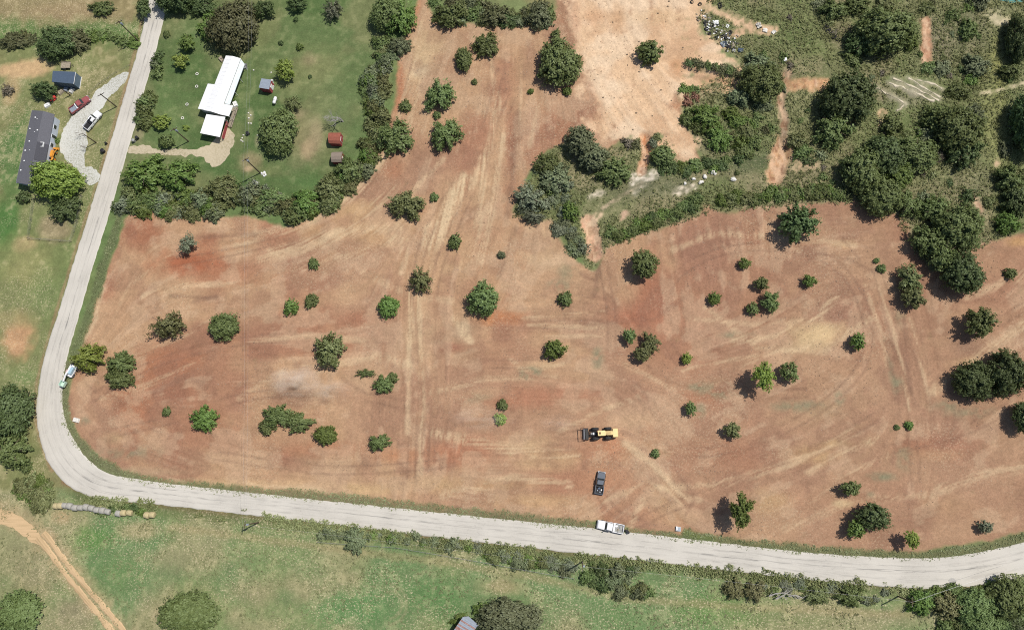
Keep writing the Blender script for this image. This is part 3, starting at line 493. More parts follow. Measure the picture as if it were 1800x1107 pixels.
for dx, wd, nm in ((0, 0.75, 'farm_track'),):
    patch('farm_track_head', [(-40,880),(0,893),(26,902),(50,918),(76,948),(70,958),(46,946),(20,926),(-40,912)], 0.036, M_TRACK, 21)
    ribbon('farm_track', [(66,944,.7),(88,972,.62),(112,1004,.6),(140,1040,.62),(170,1076,.65),(200,1112,.7),(240,1160,.7)], 0.030, M_TRACK, 0.5, 6, 0.5, 31, None, 0.1)
    ribbon('farm_track', [(76,936,.7),(100,966,.6),(124,998,.58),(154,1034,.6),(186,1070,.62),(218,1108,.66),(258,1156,.7)], 0.030, M_TRACK, 0.5, 6, 0.5, 41, None, 0.1)
gch = random.Random(5)
def resamp(pts, n=9):
    q = np.array(pts, float); s_ = np.r_[0, np.cumsum(np.hypot(*np.diff(q, axis=0).T))]; t = np.linspace(0, s_[-1], n); return list(zip(np.interp(t, s_, q[:, 0]), np.interp(t, s_, q[:, 1])))
for k_, pts in enumerate(CHALK): ribbon('chalk_ledge', [(a_+gch.gauss(0, .8), b_+gch.gauss(0, .6), gch.choice((.03, .08, .14, .22, .26))) for i_, (a_, b_) in enumerate(resamp(pts))], 0.20, M_CHALK, 0.4, 4, 0.22, 70+k_, None, 0.4)
patch('road_scuff', [(1667,1019),(1672,1017),(1678,1018),(1682,1021),(1677,1024),(1670,1023)], 0.108, sheet_mat('scuffed_seal', A(196, 192, 184), A(90, 88, 84), 1.0, False, None, (2.5, 2.5, 1)), 61, .02, .5)
# pond corner
m_w = mat('pond_water', (0.10, 0.26, 0.22), 0.12, 0, 0.1, 0.5, 0.5)
patch('pond_water', [(1742,-40),(1748,-4),(1762,3),(1780,6),(1796,4),(1860,10),(1900,-40)], 0.035, m_w, 51)
# ------------------------------------------------------------------ foliage
def leaf_mat(name, col, trans=0.25):
    m = bpy.data.materials.new(name); m.use_nodes = True; n = m.node_tree.nodes; l = m.node_tree.links; b = n['Principled BSDF']
    oi = n.new('ShaderNodeObjectInfo'); at = n.new('ShaderNodeAttribute'); at.attribute_name = 'leafrand'
    hs = n.new('ShaderNodeHueSaturation'); hs.inputs['Color'].default_value = (*col, 1)
    def mr(o, d, e):
        k = n.new('ShaderNodeMapRange'); k.inputs['To Min'].default_value = d; k.inputs['To Max'].default_value = e; l.new(o, k.inputs['Value']); return k.outputs[0]
    l.new(mr(oi.outputs['Random'], 0.468, 0.510), hs.inputs['Hue']); 
    v = n.new('ShaderNodeMath'); v.operation = 'MULTIPLY'; l.new(mr(oi.outputs['Random'], 0.78, 1.24), v.inputs[0]); l.new(mr(at.outputs['Fac'], 0.55, 1.5), v.inputs[1])
    l.new(v.outputs[0], hs.inputs['Value']); l.new(mr(at.outputs['Fac'], 1.08, 0.86), hs.inputs['Saturation'])
    l.new(hs.outputs[0], b.inputs['Base Color']); b.inputs['Roughness'].default_value = 0.55; b.inputs['Specular IOR Level'].default_value = 0.25
    tr = n.new('ShaderNodeBsdfTranslucent'); l.new(hs.outputs[0], tr.inputs['Color']); ms = n.new('ShaderNodeMixShader'); ms.inputs[0].default_value = trans
    l.new(b.outputs[0], ms.inputs[1]); l.new(tr.outputs[0], ms.inputs[2]); l.new(ms.outputs[0], n['Material Output'].inputs['Surface'])
    return m
LEAF = {k: leaf_mat('leaves_'+k, v) for k, v in dict(
    dark=(0.102, 0.152, 0.054), mid=(0.150, 0.205, 0.068), green=(0.138, 0.215, 0.050), lime=(0.225, 0.305, 0.060), pale=(0.190, 0.218, 0.135),
    grey=(0.178, 0.216, 0.110), olive=(0.172, 0.196, 0.076), brown=(0.128, 0.134, 0.060), yellow=(0.230, 0.245, 0.105), rust=(0.27, 0.14, 0.085), twig=(0.20, 0.175, 0.125), weed=(0.225, 0.255, 0.105), tuft=(0.24, 0.27, 0.13), straw=(0.50, 0.40, 0.26)).items()}
M_BARK = mat('bark', (0.13, 0.10, 0.075), 0.9, 0, 0.3, 6.0, 0.1, 0.4)
M_DEAD = mat('dead_wood', (0.34, 0.32, 0.29), 0.9, 0, 0.2, 6.0, 0.1, 0.3)
def quads(name, c, nrm, size, mats, rnd, g, aspect=1.5):
    """one mesh of small leaf faces"""
    N = len(c); a = g.normal(size=(N, 3)); u = np.cross(nrm, a); u /= np.linalg.norm(u, axis=1)[:, None]+1e-9; v = np.cross(nrm, u)
    u = u*(size*aspect/2)[:, None]; v = v*(size/2)[:, None]; bend = nrm*(size*0.18)[:, None]
    co = np.stack([c-u, c-v*0.9+bend, c+u, c+v*0.9+bend], 1).reshape(-1, 3)
    me = bpy.data.meshes.new(name); me.vertices.add(4*N); me.vertices.foreach_set('co', co.astype(np.float32).ravel())
    me.loops.add(4*N); me.loops.foreach_set('vertex_index', np.arange(4*N, dtype=np.int32)); me.polygons.add(N)
    me.polygons.foreach_set('loop_start', np.arange(0, 4*N, 4, dtype=np.int32)); me.polygons.foreach_set('loop_total', np.full(N, 4, np.int32)); me.update(calc_edges=True)
    at = me.attributes.new('leafrand', 'FLOAT', 'POINT'); at.data.foreach_set('value', np.repeat(rnd, 4).astype(np.float32))
    me.materials.append(mats); return me
def crown(seed, R, nray, per, leaf, hr=0.85, base=0.3, lo=-0.15, tuft=0.11, ragged=0.18, inner=0.45, drop=0.0, lobes=0):
    """foliage carried on sprays that run outwards from the middle of the crown"""
    g = np.random.default_rng(seed)
    az = g.random(nray)*2*np.pi; se = lo+(1-lo)*g.random(nray)**0.9; ce = np.sqrt(np.clip(1-se**2, 0, 1))
    p = g.random(4)*6.28; out = 1+ragged*(0.6*np.sin(2*az+p[0])+0.6*np.sin(3*az+p[1])+0.5*np.sin(5*az+p[2]))
    L = R*out*g.uniform(0.70, 1.04, nray)
    if lobes:                                             # sprays bunch towards a few limbs
        la = np.sort(g.random(lobes)*2*np.pi); k = np.argmin(np.abs(((az[:, None]-la[None]+np.pi) % (2*np.pi))-np.pi), axis=1)
        az = az+0.38*(((la[k]-az+np.pi) % (2*np.pi))-np.pi)
    d = np.stack([ce*np.cos(az), ce*np.sin(az), se*hr], 1)
    keep = g.random(nray) >= drop; d = d[keep]; L = L[keep]; nray = len(d)
    t = inner+(1-inner)*g.random((nray, per))**0.75
    c = d[:, None, :]*(L[:, None]*t)[..., None]+g.normal(size=(nray, per, 3))*(tuft*R)*(1.15-0.75*t)[..., None]
    c = c.reshape(-1, 3); rr = np.repeat(g.random(nray), per)*0.55+g.random(len(c))*0.45
    nr = c/np.linalg.norm(c, axis=1)[:, None]+np.array([0, 0, 0.55])+g.normal(size=c.shape)*0.55; nr /= np.linalg.norm(nr, axis=1)[:, None]
    zb = base*R; c[:, 2] += zb+max(0, -lo)*hr*R; c[:, 2] = np.maximum(c[:, 2], 0.06*R)
    sz = leaf*g.uniform(0.65, 1.35, len(c))
    return quads('foliage', c, nr, sz, LEAF['mid'], rr, g)
def trunk_mesh(seed, R, base, hr):
    g = random.Random(seed); mb = MB(); h = R*(base+0.35); bx, by = g.uniform(-.05, .05)*R, g.uniform(-.05, .05)*R
    mb.path([(0, 0, -0.15), (bx*.4, by*.4, h*.4), (bx, by, h)], [0.085*R**0.8, 0.065*R**0.8, 0.05*R**0.8], 8)
    for k in range(6):
        a = k*1.05+g.uniform(-.3, .3); l = R*g.uniform(.55, .8); s = h*g.uniform(.5, .95)
        mb.path([(bx*s/h, by*s/h, s), (math.cos(a)*l*.45, math.sin(a)*l*.45, s+R*.18), (math.cos(a)*l, math.sin(a)*l, s+R*hr*g.uniform(.25, .5))], [0.036*R**0.8, 0.024*R**0.8, 0.008*R**0.8], 5)
    return mb.mesh('trunk', M_BARK, True)
PROTO = {}; CYC = {}
def proto(kind, n, **k):
    for s in range(n):
        sd = abs(hash_(kind))*7+s*101+CYC.setdefault('seed', 0); CYC['seed'] += 1
        PROTO.setdefault(kind, []).append((crown(sd, **k), trunk_mesh(sd, k['R'], k.get('base', .3), k.get('hr', .85)), k['R']))
def hash_(t): return sum((i+3)*ord(ch) for i, ch in enumerate(t)) % 9973
proto('oak', 4, R=6.0, nray=400, per=30, leaf=0.38, hr=0.8, base=0.22, lo=-0.2, tuft=0.10, ragged=0.10, inner=0.55)
proto('round', 4, R=3.6, nray=230, per=26, leaf=0.29, hr=0.85, base=0.2, lo=-0.25, tuft=0.10, ragged=0.09, inner=0.5)
proto('ragged', 6, R=3.4, nray=165, per=28, leaf=0.27, hr=0.75, base=0.15, lo=-0.15, tuft=0.095, ragged=0.15, inner=0.36, lobes=13)
proto('loose', 4, R=3.2, nray=95, per=24, leaf=0.25, hr=0.7, base=0.2, lo=-0.1, tuft=0.10, ragged=0.22, inner=0.3, lobes=10)
proto('bush', 4, R=1.7, nray=95, per=18, leaf=0.21, hr=0.85, base=0.1, lo=-0.2, tuft=0.11, ragged=0.14, inner=0.4)
proto('shrub', 6, R=2.2, nray=110, per=20, leaf=0.25, hr=0.7, base=0.0, lo=0.0, tuft=0.13, ragged=0.22, inner=0.35)
proto('thin', 3, R=2.0, nray=52, per=15, leaf=0.21, hr=0.6, base=0.0, lo=0.0, tuft=0.12, ragged=0.3, inner=0.25)
def pick(kind, R):
    v = PROTO[kind]; CYC[kind] = CYC.get(kind, -1)+1; return v[CYC[kind] % len(v)]
GV = random.Random(3)
def place(px, py, rx, ry, hc_ratio, R0):
    """world base and radii of a crown seen at a picture point; hc_ratio: crown centre height over its radius"""
    rm = rx/7.3; zc = hc_ratio*rm
    x, y = P(px, py, zc); ax = abs(P(px+rx, py, zc)[0]-P(px-rx, py, zc)[0])/2; ay = abs(P(px, py+ry, zc)[1]-P(px, py-ry, zc)[1])/2
    return x, y, zg(x, y), ax/R0, ay/R0
def set_leaf(o, col):
    o.material_slots[0].link = 'OBJECT'; o.material_slots[0].material = LEAF[col]
def tree(px, py, rx, ry=None, kind='ragged', col='mid', k=1.0, label='', name='tree', cat='tree', group=None, rz=None):
    ry = rx if ry is None else ry; cr, tk, R0 = pick(kind, rx/7.3)
    if px > 1080 and py > 375 and py < 980: k *= 1.25
    elif px < 640 and py < 260 and rx < 22: k *= 1.45
    elif 130 < px <= 1080 and 380 < py < 800: k = min(k*1.3, 1.39) if k < 1.39 else k
    lift = 0.0
    if k >= 1.4: lift = (k-1.15)*0.85; k = 1.15
    x, y, z, sx, sy = place(px, py, rx, ry, 0.72*k+lift, R0)
    e = empty(name, (x, y, z), 0, (sx*1.07, sy*1.07, (sx+sy)/2*k)); tag(e, label, cat, group)
    a = GV.uniform(0, 6.28) if rz is None else rz
    c = link(bpy.data.objects.new('crown', cr), e); c.rotation_euler = (0, 0, a); c.location.z = lift*R0/k; set_leaf(c, col)
    t = link(bpy.data.objects.new('trunk', tk), e); t.rotation_euler = (0, 0, a); t.scale.z = 1+lift/k/.55
    return e
def shrub(px, py, r, kind='shrub', col='mid', k=1.0, label='', group=None, name='shrub', cat='shrub', ry=None):
    cr, tk, R0 = pick(kind, r/7.3); ry = ry or r
    x, y, z, sx, sy = place(px, py, r, ry, 0.4*k, R0)
    o = link(bpy.data.objects.new(name, cr)); o.location = (x, y, z); o.rotation_euler = (0, 0, GV.uniform(0, 6.28) if abs(r-ry) < 1 else 0); o.scale = (sx, sy, (sx+sy)/2*k)
    set_leaf(o, col); return tag(o, label, cat, group)

# ---- trees one by one (picture point of the crown, radii, form, leaf tone, height factor, label)
TREES = [
 # western half of the cleared field
 (327,427,17,17,'loose','pale',1.9,'small pale grey-green tree alone in the reddest upper left corner of the cleared field'),
 (288,571,30,27,'loose','olive',1.15,'broad olive tree with an open split crown, furthest left of the mid field row'),
 (391,572,27,23,'round','mid',.75,'round dense green tree to the right of the split olive tree'),
 (147,627,29,24,'ragged','lime',1.1,'bright yellow-green tree overhanging the road edge above the parked boom machine'),
 (207,636,24,22,'ragged','mid',.9,'upper of two touching green trees beside the boom machine'),
 (203,664,25,20,'ragged','mid',.9,'lower of two touching green trees beside the boom machine'),
 (355,736,23,25,'ragged','green',.9,'upright green tree in the lower left field, left of the clump of three'),
 (483,731,28,21,'ragged','mid',.8,'upper left tree of the clump of three under the dust cloud'),
 (521,742,24,20,'ragged','mid',.8,'right hand tree of the clump of three under the dust cloud'),
 (466,750,15,14,'bush','mid',.9,'smallest, lower left tree of the clump of three under the dust cloud'),
 (570,764,20,18,'round','green',.8,'round green tree just right of the clump of three'),
 (664,777,19,16,'ragged','mid',.9,'dark little tree above the road, alone right of the round green tree'),
 (575,615,28,31,'ragged','olive',1.05,'large spiky olive tree standing above the dust cloud'),
 (682,538,19,18,'round','green',.8,'compact bright green tree left of the vertical tyre tracks'),
 (738,492,21,24,'loose','olive',1.3,'thin crowned tree at the top of the vertical tyre tracks'),
 (848,524,29,28,'round','mid',.9,'big round tree in the middle of the field, right of the thin crowned tree'),
 (712,357,31,27,'ragged','olive',1.0,'wide olive tree at the foot of the upper field strip, below the lawn hedge corner'),
 (799,423,12,14,'bush','mid',1.2,'small upright tree between the pale straw swaths'),
 (975,613,20,18,'bush','green',1.2,'green tree with a dark shadow in mid field, below the gully tip'),
 (993,524,14,13,'bush','mid',1.0,'small round tree just below the tip of the gully'),
 (640,655,18,9,'loose','mid',.7,'flattened upper left limb clump of the crooked tree group beside the wheel tracks'),
 (673,675,18,18,'ragged','mid',.8,'main crown of the crooked tree group beside the wheel tracks'),
 # upper strip
 (983,107,38,40,'oak','mid',.95,'largest round tree at the top of the field beside the bare orange slope'),
 (977,62,9,12,'bush','mid',1.3,'sapling touching the top of the largest round tree beside the orange slope'),
 (854,75,24,22,'ragged','mid',1.0,'spiky tree nearest the top hedge in the upper strip'),
 (815,104,15,20,'round','mid',1.0,'narrow oval tree left of the spiky tree below the top hedge'),
 (772,164,28,27,'ragged','mid',1.1,'upper of the two big trees in the upper strip, beside the lawn hedge'),
 (782,233,27,29,'ragged','mid',1.1,'lower of the two big trees in the upper strip, beside the lawn hedge'),
 (1143,89,22,23,'bush','mid',1.2,'lone bushy tree on the pale bare slope'),
 # eastern half
 (1133,461,25,25,'round','mid',1.35,'dark round tree casting a big shadow just right of the gully tip'),
 (1408,387,38,33,'ragged','dark',1.15,'big dark tree on the upper field edge right of the gully hedge'),
 (1356,528,19,18,'ragged','mid',1.2,'largest of three trees grouped in the upper right field'),
 (1340,497,13,12,'bush','mid',1.5,'upper small tree of three grouped in the upper right field'),
 (1324,542,12,11,'bush','mid',1.2,'lower left small tree of three grouped in the upper right field'),
 (1310,462,11,10,'bush','green',1.3,'tiny bright green tree right of the dark round tree by the gully'),
 (1257,523,13,11,'bush','green',1.2,'small bright tree left of the group of three in the upper right field'),
 (1425,492,13,11,'bush','green',1.3,'small bright tree right of the group of three in the upper right field'),
 (1510,599,13,16,'bush','green',1.5,'narrow bright green tree alone right of the pale straw patch'),
 (1733,563,29,28,'ragged','mid',1.45,'round tree alone near the right edge above the dark pair'),
 (1718,667,36,32,'oak','dark',1.0,'left tree of the dark touching pair at the right edge'),
 (1777,655,38,40,'oak','dark',1.05,'right tree of the dark touching pair at the right edge'),
 (1806,732,22,26,'oak','dark',1.3,'dark tree cut by the right edge below the dark pair'),
 (1344,660,20,26,'ragged','lime',2.3,'tall bright green tree throwing a long shadow in the right field'),
 (1390,653,17,18,'bush','mid',1.5,'dark tree just right of the tall bright one with the long shadow'),
 (1215,718,11,12,'bush','mid',1.6,'little tree right of and above the yellow machine, left of the long shadow'),
 (1289,756,15,15,'bush','olive',1.5,'olive tree below the tall bright tree, right of the yellow machine'),
 (1107,589,12,13,'bush','mid',1.7,'small tree left of the leaning pair in the centre right field'),
 (1144,602,18,19,'ragged','olive',1.3,'upper tree of the leaning pair in the centre right field'),
 (1131,620,16,14,'bush','olive',1.6,'lower tree of the leaning pair in the centre right field'),
 (1208,629,10,10,'bush','lime',1.3,'small lime green tree right of the leaning pair'),
 (1603,488,24,25,'ragged','olive',1.2,'upper of two pale trees left of the long dark right hand thicket'),
 (1610,519,23,22,'ragged','olive',1.3,'lower of two pale trees left of the long dark right hand thicket'),
 (1305,897,22,31,'ragged','green',2.2,'tall green tree with a shadow beside it above the lower right road'),
 (1500,858,18,14,'bush','mid',1.6,'small tree above the dark pair near the lower right road bend'),
 (1541,909,30,24,'round','dark',1.3,'large dark tree of the pair above the lower right road bend'),
 (1509,930,17,17,'bush','green',1.7,'smaller brighter tree tucked under the large dark one above the road bend'),
 (1606,948,13,17,'bush','lime',2.4,'slim bright tree on the verge of the lower right road bend'),
 (1738,926,15,11,'bush','pale',1.4,'small pale tree near the lower right corner of the field'),
 # thicket at the right field edge
 (1640,420,32,30,'ragged','mid',1.2,'upper left tree of the long dark thicket jutting into the right field'),
 (1664,446,30,30,'ragged','mid',1.25,'middle tree of the long dark thicket jutting into the right field'),
 (1700,476,36,36,'oak','dark',1.2,'large dark tree ending the thicket that juts into the right field'),
 (1694,396,44,38,'oak','mid',1.15,'large dark tree at the upper right of the thicket jutting into the field'),
 # scrub land trees
 (1340,140,36,34,'oak','mid',1.1,'large tree at the right end of the terrace hedge'),
 (1336,112,30,22,'ragged','grey',.9,'grey leaved tree just above the large one at the end of the terrace hedge'),
 (1495,165,46,44,'oak','dark',1.1,'big dark tree left of the white furrows in the scrub'),
 (1470,222,36,30,'ragged','mid',1.0,'ragged tree below the big dark one left of the white furrows'),
 (1562,44,52,38,'oak','mid',1.15,'large dark spreading tree at the top of the scrub, left of the orange washout'),
 (1520,70,32,24,'ragged','dark',1.0,'dark tree left of the large spreading one at the top of the scrub'),
 (1468,12,26,18,'ragged','mid',1.0,'tree at the top edge above the tyre dump in the scrub'),
 (1510,4,24,16,'ragged','mid',1.0,'tree at the top edge left of the large spreading tree'),
 (1690,222,40,40,'oak','mid',1.15,'tallest dark tree right of the white furrows'),
 (1655,205,30,28,'ragged','mid',1.0,'tree on the left flank of the tallest dark tree below the white furrows'),
 (1700,262,32,30,'ragged','dark',1.1,'tree at the lower end of the tallest dark tree right of the white furrows'),
 (1612,268,40,32,'oak','mid',1.0,'round tree between the wood edge clump and the tallest dark tree'),
 (1570,216,20,17,'bush','mid',1.1,'small bushy tree directly below the white furrows'),
 (1560,270,40,34,'oak','dark',1.05,'upper dark crown of the wood clump that shades the field edge'),
 (1518,296,36,38,'oak','mid',1.1,'left crown of the wood clump that shades the field edge'),
 (1582,306,26,24,'round','green',1.05,'brighter green crown on the right of the wood clump that shades the field edge'),
 (1555,340,40,32,'oak','mid',1.1,'lowest crown of the wood clump that shades the field edge'),
 (1600,356,28,24,'ragged','mid',1.0,'right lower crown of the wood clump above the field edge shadow'),
 (1650,366,30,26,'ragged','mid',1.0,'tree joining the wood clump to the dark thicket'),
 (1790,70,20,40,'oak','dark',1.1,'dark tree at the upper right edge of the picture'),
 (1805,220,24,50,'oak','dark',1.3,'dark tree cut by the right edge casting a wide shadow on pale grass'),
 (1780,310,26,24,'ragged','mid',1.2,'tree at the right edge with a shadow towards the pale grass lane'),
 (1790,350,26,28,'ragged','dark',1.1,'second tree below at the right edge of the pale grass lane'),
 (1778,390,22,20,'ragged','green',1.0,'green tree just above the field edge at the far right'),
 (1720,112,24,20,'ragged','grey',.9,'blue-grey tree right of the orange washout in the scrub'),
 (1782,122,20,14,'bush','mid',1.1,'small dark tree beside the right edge pale line'),
 (1242,200,30,22,'ragged','green',.9,'green tree at the left end of the overgrown bank below the terraces'),
 (1265,240,24,22,'ragged','green',.8,'green tree in the middle of the overgrown bank below the terraces'),
 (1302,167,22,18,'ragged','grey',.9,'pale bushy tree at the right end of the lower terrace'),
 (1240,195,14,12,'bush','dark',1.3,'dark knotty tree above the overgrown bank'),
 (1020,246,26,26,'round','grey',1.4,'pale blue-green tree with a round shadow at the head of the gully brush'),
 (1042,272,28,24,'round','grey',1.1,'second pale blue-green tree touching the first at the head of the gully brush'),
 (1080,296,34,24,'ragged','mid',.9,'dark shrubby tree between the gully head and the orange washout'),
 (962,286,25,20,'ragged','mid',.9,'dark green tree at the upper left corner of the gully brush'),
 (930,345,34,26,'loose','pale',1.0,'pale thin tree at the left point of the gully brush'),
 (935,378,22,14,'loose','pale',1.3,'lower pale tree at the left point of the gully brush'),
 (976,312,30,24,'ragged','grey',.8,'grey leaved tree in the middle of the gully brush'),
 (1002,370,17,16,'bush','green',1.2,'vivid green bush tree at the right of the gully brush'),
 (1166,272,22,17,'round','mid',.9,'dark rounded bush tree right of the narrow orange washout'),
 # house lawn and yards
 (488,229,34,38,'oak','mid',.95,'large shade tree in the middle of the lawn below the white tank'),
 (408,44,41,43,'oak','brown',1.0,'huge brownish green tree above the white roofed house'),
 (366,44,22,24,'ragged','green',1.0,'bright green tree on the left flank of the huge brownish tree'),
 (500,122,17,19,'ragged','lime',1.2,'bright tree right of the house above the small grey shed'),
 (512,180,17,13,'loose','olive',1.0,'thin tree beside the white tank on the lawn'),
 (583,14,20,17,'loose','pale',.9,'pale thin tree near the top of the lawn'),
 (460,13,19,16,'ragged','dark',1.0,'dark tree at the top edge right of the huge brownish tree'),
 (520,3,18,12,'ragged','dark',1.0,'dark tree at the top edge in the middle of the lawn'),
 (350,5,26,18,'ragged','dark',1.0,'dark tree at the top edge left of the huge brownish tree'),
 (316,106,13,13,'bush','lime',1.2,'bright round tree left of the house near the road'),
 (327,74,13,14,'bush','green',1.2,'green tree above the bright round one left of the house'),
 (281,212,15,13,'bush','lime',1.0,'bright bushy tree beside the road shrubs left of the carport'),
 (289,245,15,12,'bush','mid',1.0,'dark bush tree above the gravel house drive'),
 (248,300,40,30,'ragged','green',.95,'big spreading tree at the road corner of the lawn below the house drive'),
 (306,304,36,26,'ragged','green',.95,'second spreading tree right of the road corner tree below the house drive'),
 (95,73,33,26,'oak','dark',1.0,'dark tree above the blue-grey shed'),
 (130,70,24,22,'ragged','brown',.8,'brown-green bush tree right of the dark tree above the blue-grey shed'),
 (71,155,21,16,'ragged','dark',1.0,'dark tree between the blue-grey shed and the long grey roof'),
 (90,312,44,31,'oak','lime',1.15,'big lime green tree overhanging the long grey roofed house'),
 (108,364,27,25,'ragged','dark',1.0,'dark green tree below the big lime tree in the fenced pen'),
 (40,346,12,12,'bush','dark',1.0,'small dark round bush tree at the lower end of the long grey roof'),
 (8,155,12,12,'thin','twig',1.0,'brownish leafless looking bush at the left edge'),
 (20,70,28,14,'ragged','brown',.6,'low brown-green bush at the left edge above the sandy patch'),
 (176,12,22,14,'ragged','mid',.8,'green bush tree at the top left beside the field hedge line'),
 (252,14,12,16,'bush','dark',1.2,'dark tree squeezed against the top of the road'),
 (302,-14,34,28,'oak','dark',1.3,'tree at the top edge shading the road'),
 (15,726,34,50,'oak','dark',1.0,'dark tree at the left edge inside the road bend'),
 (14,790,34,34,'ragged','mid',1.0,'green tree below the dark one at the left edge inside the road bend'),
 (22,1078,44,36,'oak','mid',.7,'broad dark tree in the lower left corner pasture'),
 (325,1080,48,40,'oak','mid',.7,'broad dark tree in the pasture left of the rusty barn'),
 (893,1090,58,34,'oak','grey',.9,'huge grey-green tree beside the rusty barn roof'),
 (848,1072,20,14,'ragged','green',.9,'bright green tree between the rusty barn and the huge grey-green tree'),
 (808,1092,18,14,'ragged','green',.7,'green bush tree at the left side of the rusty barn roof'),
 # roadside south
 (622,950,20,24,'ragged','grey',.9,'grey-green tree hanging over the lower roadside fence, alone in the pasture side'),
 (1292,1036,20,20,'ragged','yellow',.9,'yellow-green round tree below the road with a bare branch to its right'),
 (1328,1040,20,20,'ragged','yellow',.9,'second yellow-green tree touching the first below the road'),
 (1500,1050,28,18,'ragged','mid',.9,'dark tree below the road left of the lower right power pole'),
 (1440,1048,26,16,'ragged','olive',.8,'olive tree below the road right of the bare fallen branches'),
 (1625,1062,26,22,'ragged','green',1.0,'green tree just right of the lower right power pole'),
 (1672,1068,30,24,'ragged','yellow',1.0,'tree with yellowing leaves in the lower right roadside wood'),
 (1722,1066,36,30,'oak','mid',.9,'large tree in the lower right roadside wood'),
 (1778,1052,38,36,'oak','mid',1.0,'largest tree in the lower right corner roadside wood'),
 (1740,1100,34,22,'oak','mid',.8,'tree at the bottom edge of the lower right roadside wood'),
 # right side of lawn hedge: tall members
 (388,328,30,26,'ragged','olive',1.0,'olive tree rising from the lower lawn hedge right of the spreading pair'),
 (436,336,26,22,'loose','grey',1.0,'grey thin tree in the lower lawn hedge below the pole with stones'),
 (352,350,22,20,'loose','grey',1.1,'grey-green tree on the field side of the lower lawn hedge'),
 (474,346,24,20,'ragged','mid',.9,'green tree in the lower lawn hedge right of the grey thin one'),
 (536,352,26,22,'ragged','green',.9,'bright tree at the lower corner of the lawn hedge'),
 (512,382,15,13,'bush','mid',1.1,'small tree sticking out of the lawn hedge corner into the field'),
 (574,328,24,22,'ragged','olive',1.0,'olive tree where the lawn hedge turns upwards'),
 (612,296,26,24,'ragged','mid',1.0,'green tree in the lawn hedge below the taupe shed'),
 (266,350,24,16,'ragged','mid',.8,'low tree at the road end of the lower lawn hedge'),
 (692,236,34,30,'ragged','mid',1.0,'large dark tree bulging from the lawn hedge into the field strip'),
 (706,30,26,30,'ragged','green',1.1,'tall bright tree at the top of the lawn hedge beside the dirt lane'),
 (678,22,28,28,'oak','mid',1.1,'large tree at the top right corner of the lawn shading the grass'),
 (702,78,20,17,'ragged','grey',.9,'grey tree on the field side of the upper lawn hedge'),
 (790,22,30,22,'ragged','mid',1.0,'left tree of the hedge across the top of the field'),
 (946,26,24,22,'ragged','grey',1.0,'right tree of the hedge across the top of the field, nearest the slope'),
 (870,24,26,20,'ragged','brown',.9,'brownish tree in the middle of the hedge across the top of the field'),
]
for t in TREES: tree(*t)
SMALL = [
 (293,723,9,'mid','tiny round bush in the lower left field above the upright green tree'),
 (690,664,11,'mid','small bush at the right tip of the crooked tree group'),
 (512,540,15,'green','left bush of the touching pair in the left middle field'),
 (547,529,14,'mid','right bush of the touching pair in the left middle field'),
 (551,464,11,'mid','small bush alone above the touching pair in the left field'),
 (763,347,9,'mid','small bush right of the wide olive tree at the foot of the strip'),
 (883,712,11,'mid','upper bush of the pair in the faint dust left of the yellow machine'),
 (879,736,12,'lime','lower brighter bush of the pair in the faint dust left of the yellow machine'),
 (881,448,8,'grey','flat grey bush among the straw left of the gully tip'),
 (768,203,8,'mid','small bush between the two big trees of the upper strip'),
 (712,187,12,'mid','bush on the field side of the lawn hedge left of the big strip trees'),
 (834,144,6,'mid','tiny bush in the middle of the upper strip'),
 (933,161,6,'green','tiny bush left of the shadow of the largest strip tree'),
 (997,161,9,'green','low bush below the largest strip tree'),
 (1152,797,9,'mid','little ragged bush below and right of the yellow machine'),
 (1550,472,9,'mid','right bush of the tiny pair left of the two pale trees'),
 (1541,458,6,'mid','left bush of the tiny pair left of the two pale trees'),
 (1776,481,12,'mid','flat bush at the far right of the field below its upper edge'),
 (1598,747,9,'green','right bush of the tiny pair at the end of the right tyre tracks'),
 (1577,751,6,'mid','left bush of the tiny pair at the end of the right tyre tracks'),
 (520,35,5,'dark','tiny bush on the upper lawn below the top edge'),
 (494,76,5,'dark','tiny bush on the lawn above the bright tree, left one'),
 (527,83,7,'green','tiny bush on the lawn above the bright tree, right one'),
 (545,135,4,'dark','tiny dark bush on the open lawn right of the bright tree'),
 (293,60,7,'mid','little bush left of the green tree near the upper road'),
 (327,225,6,'lime','tiny bright bush beside the carport roof'),
 (1296,304,5,'mid','small bush on the mown strip above the gully hedge'),
 (1553,228,5,'mid','round bush standing on the pale bare patch below the white furrows'),
 (408,175,6,'green','small plant against the side of the white roofed house'),
]
for px, py, r, c, lb in SMALL: shrub(px, py, r, 'bush', c, 1.0, lb, None, 'bush', 'bush')
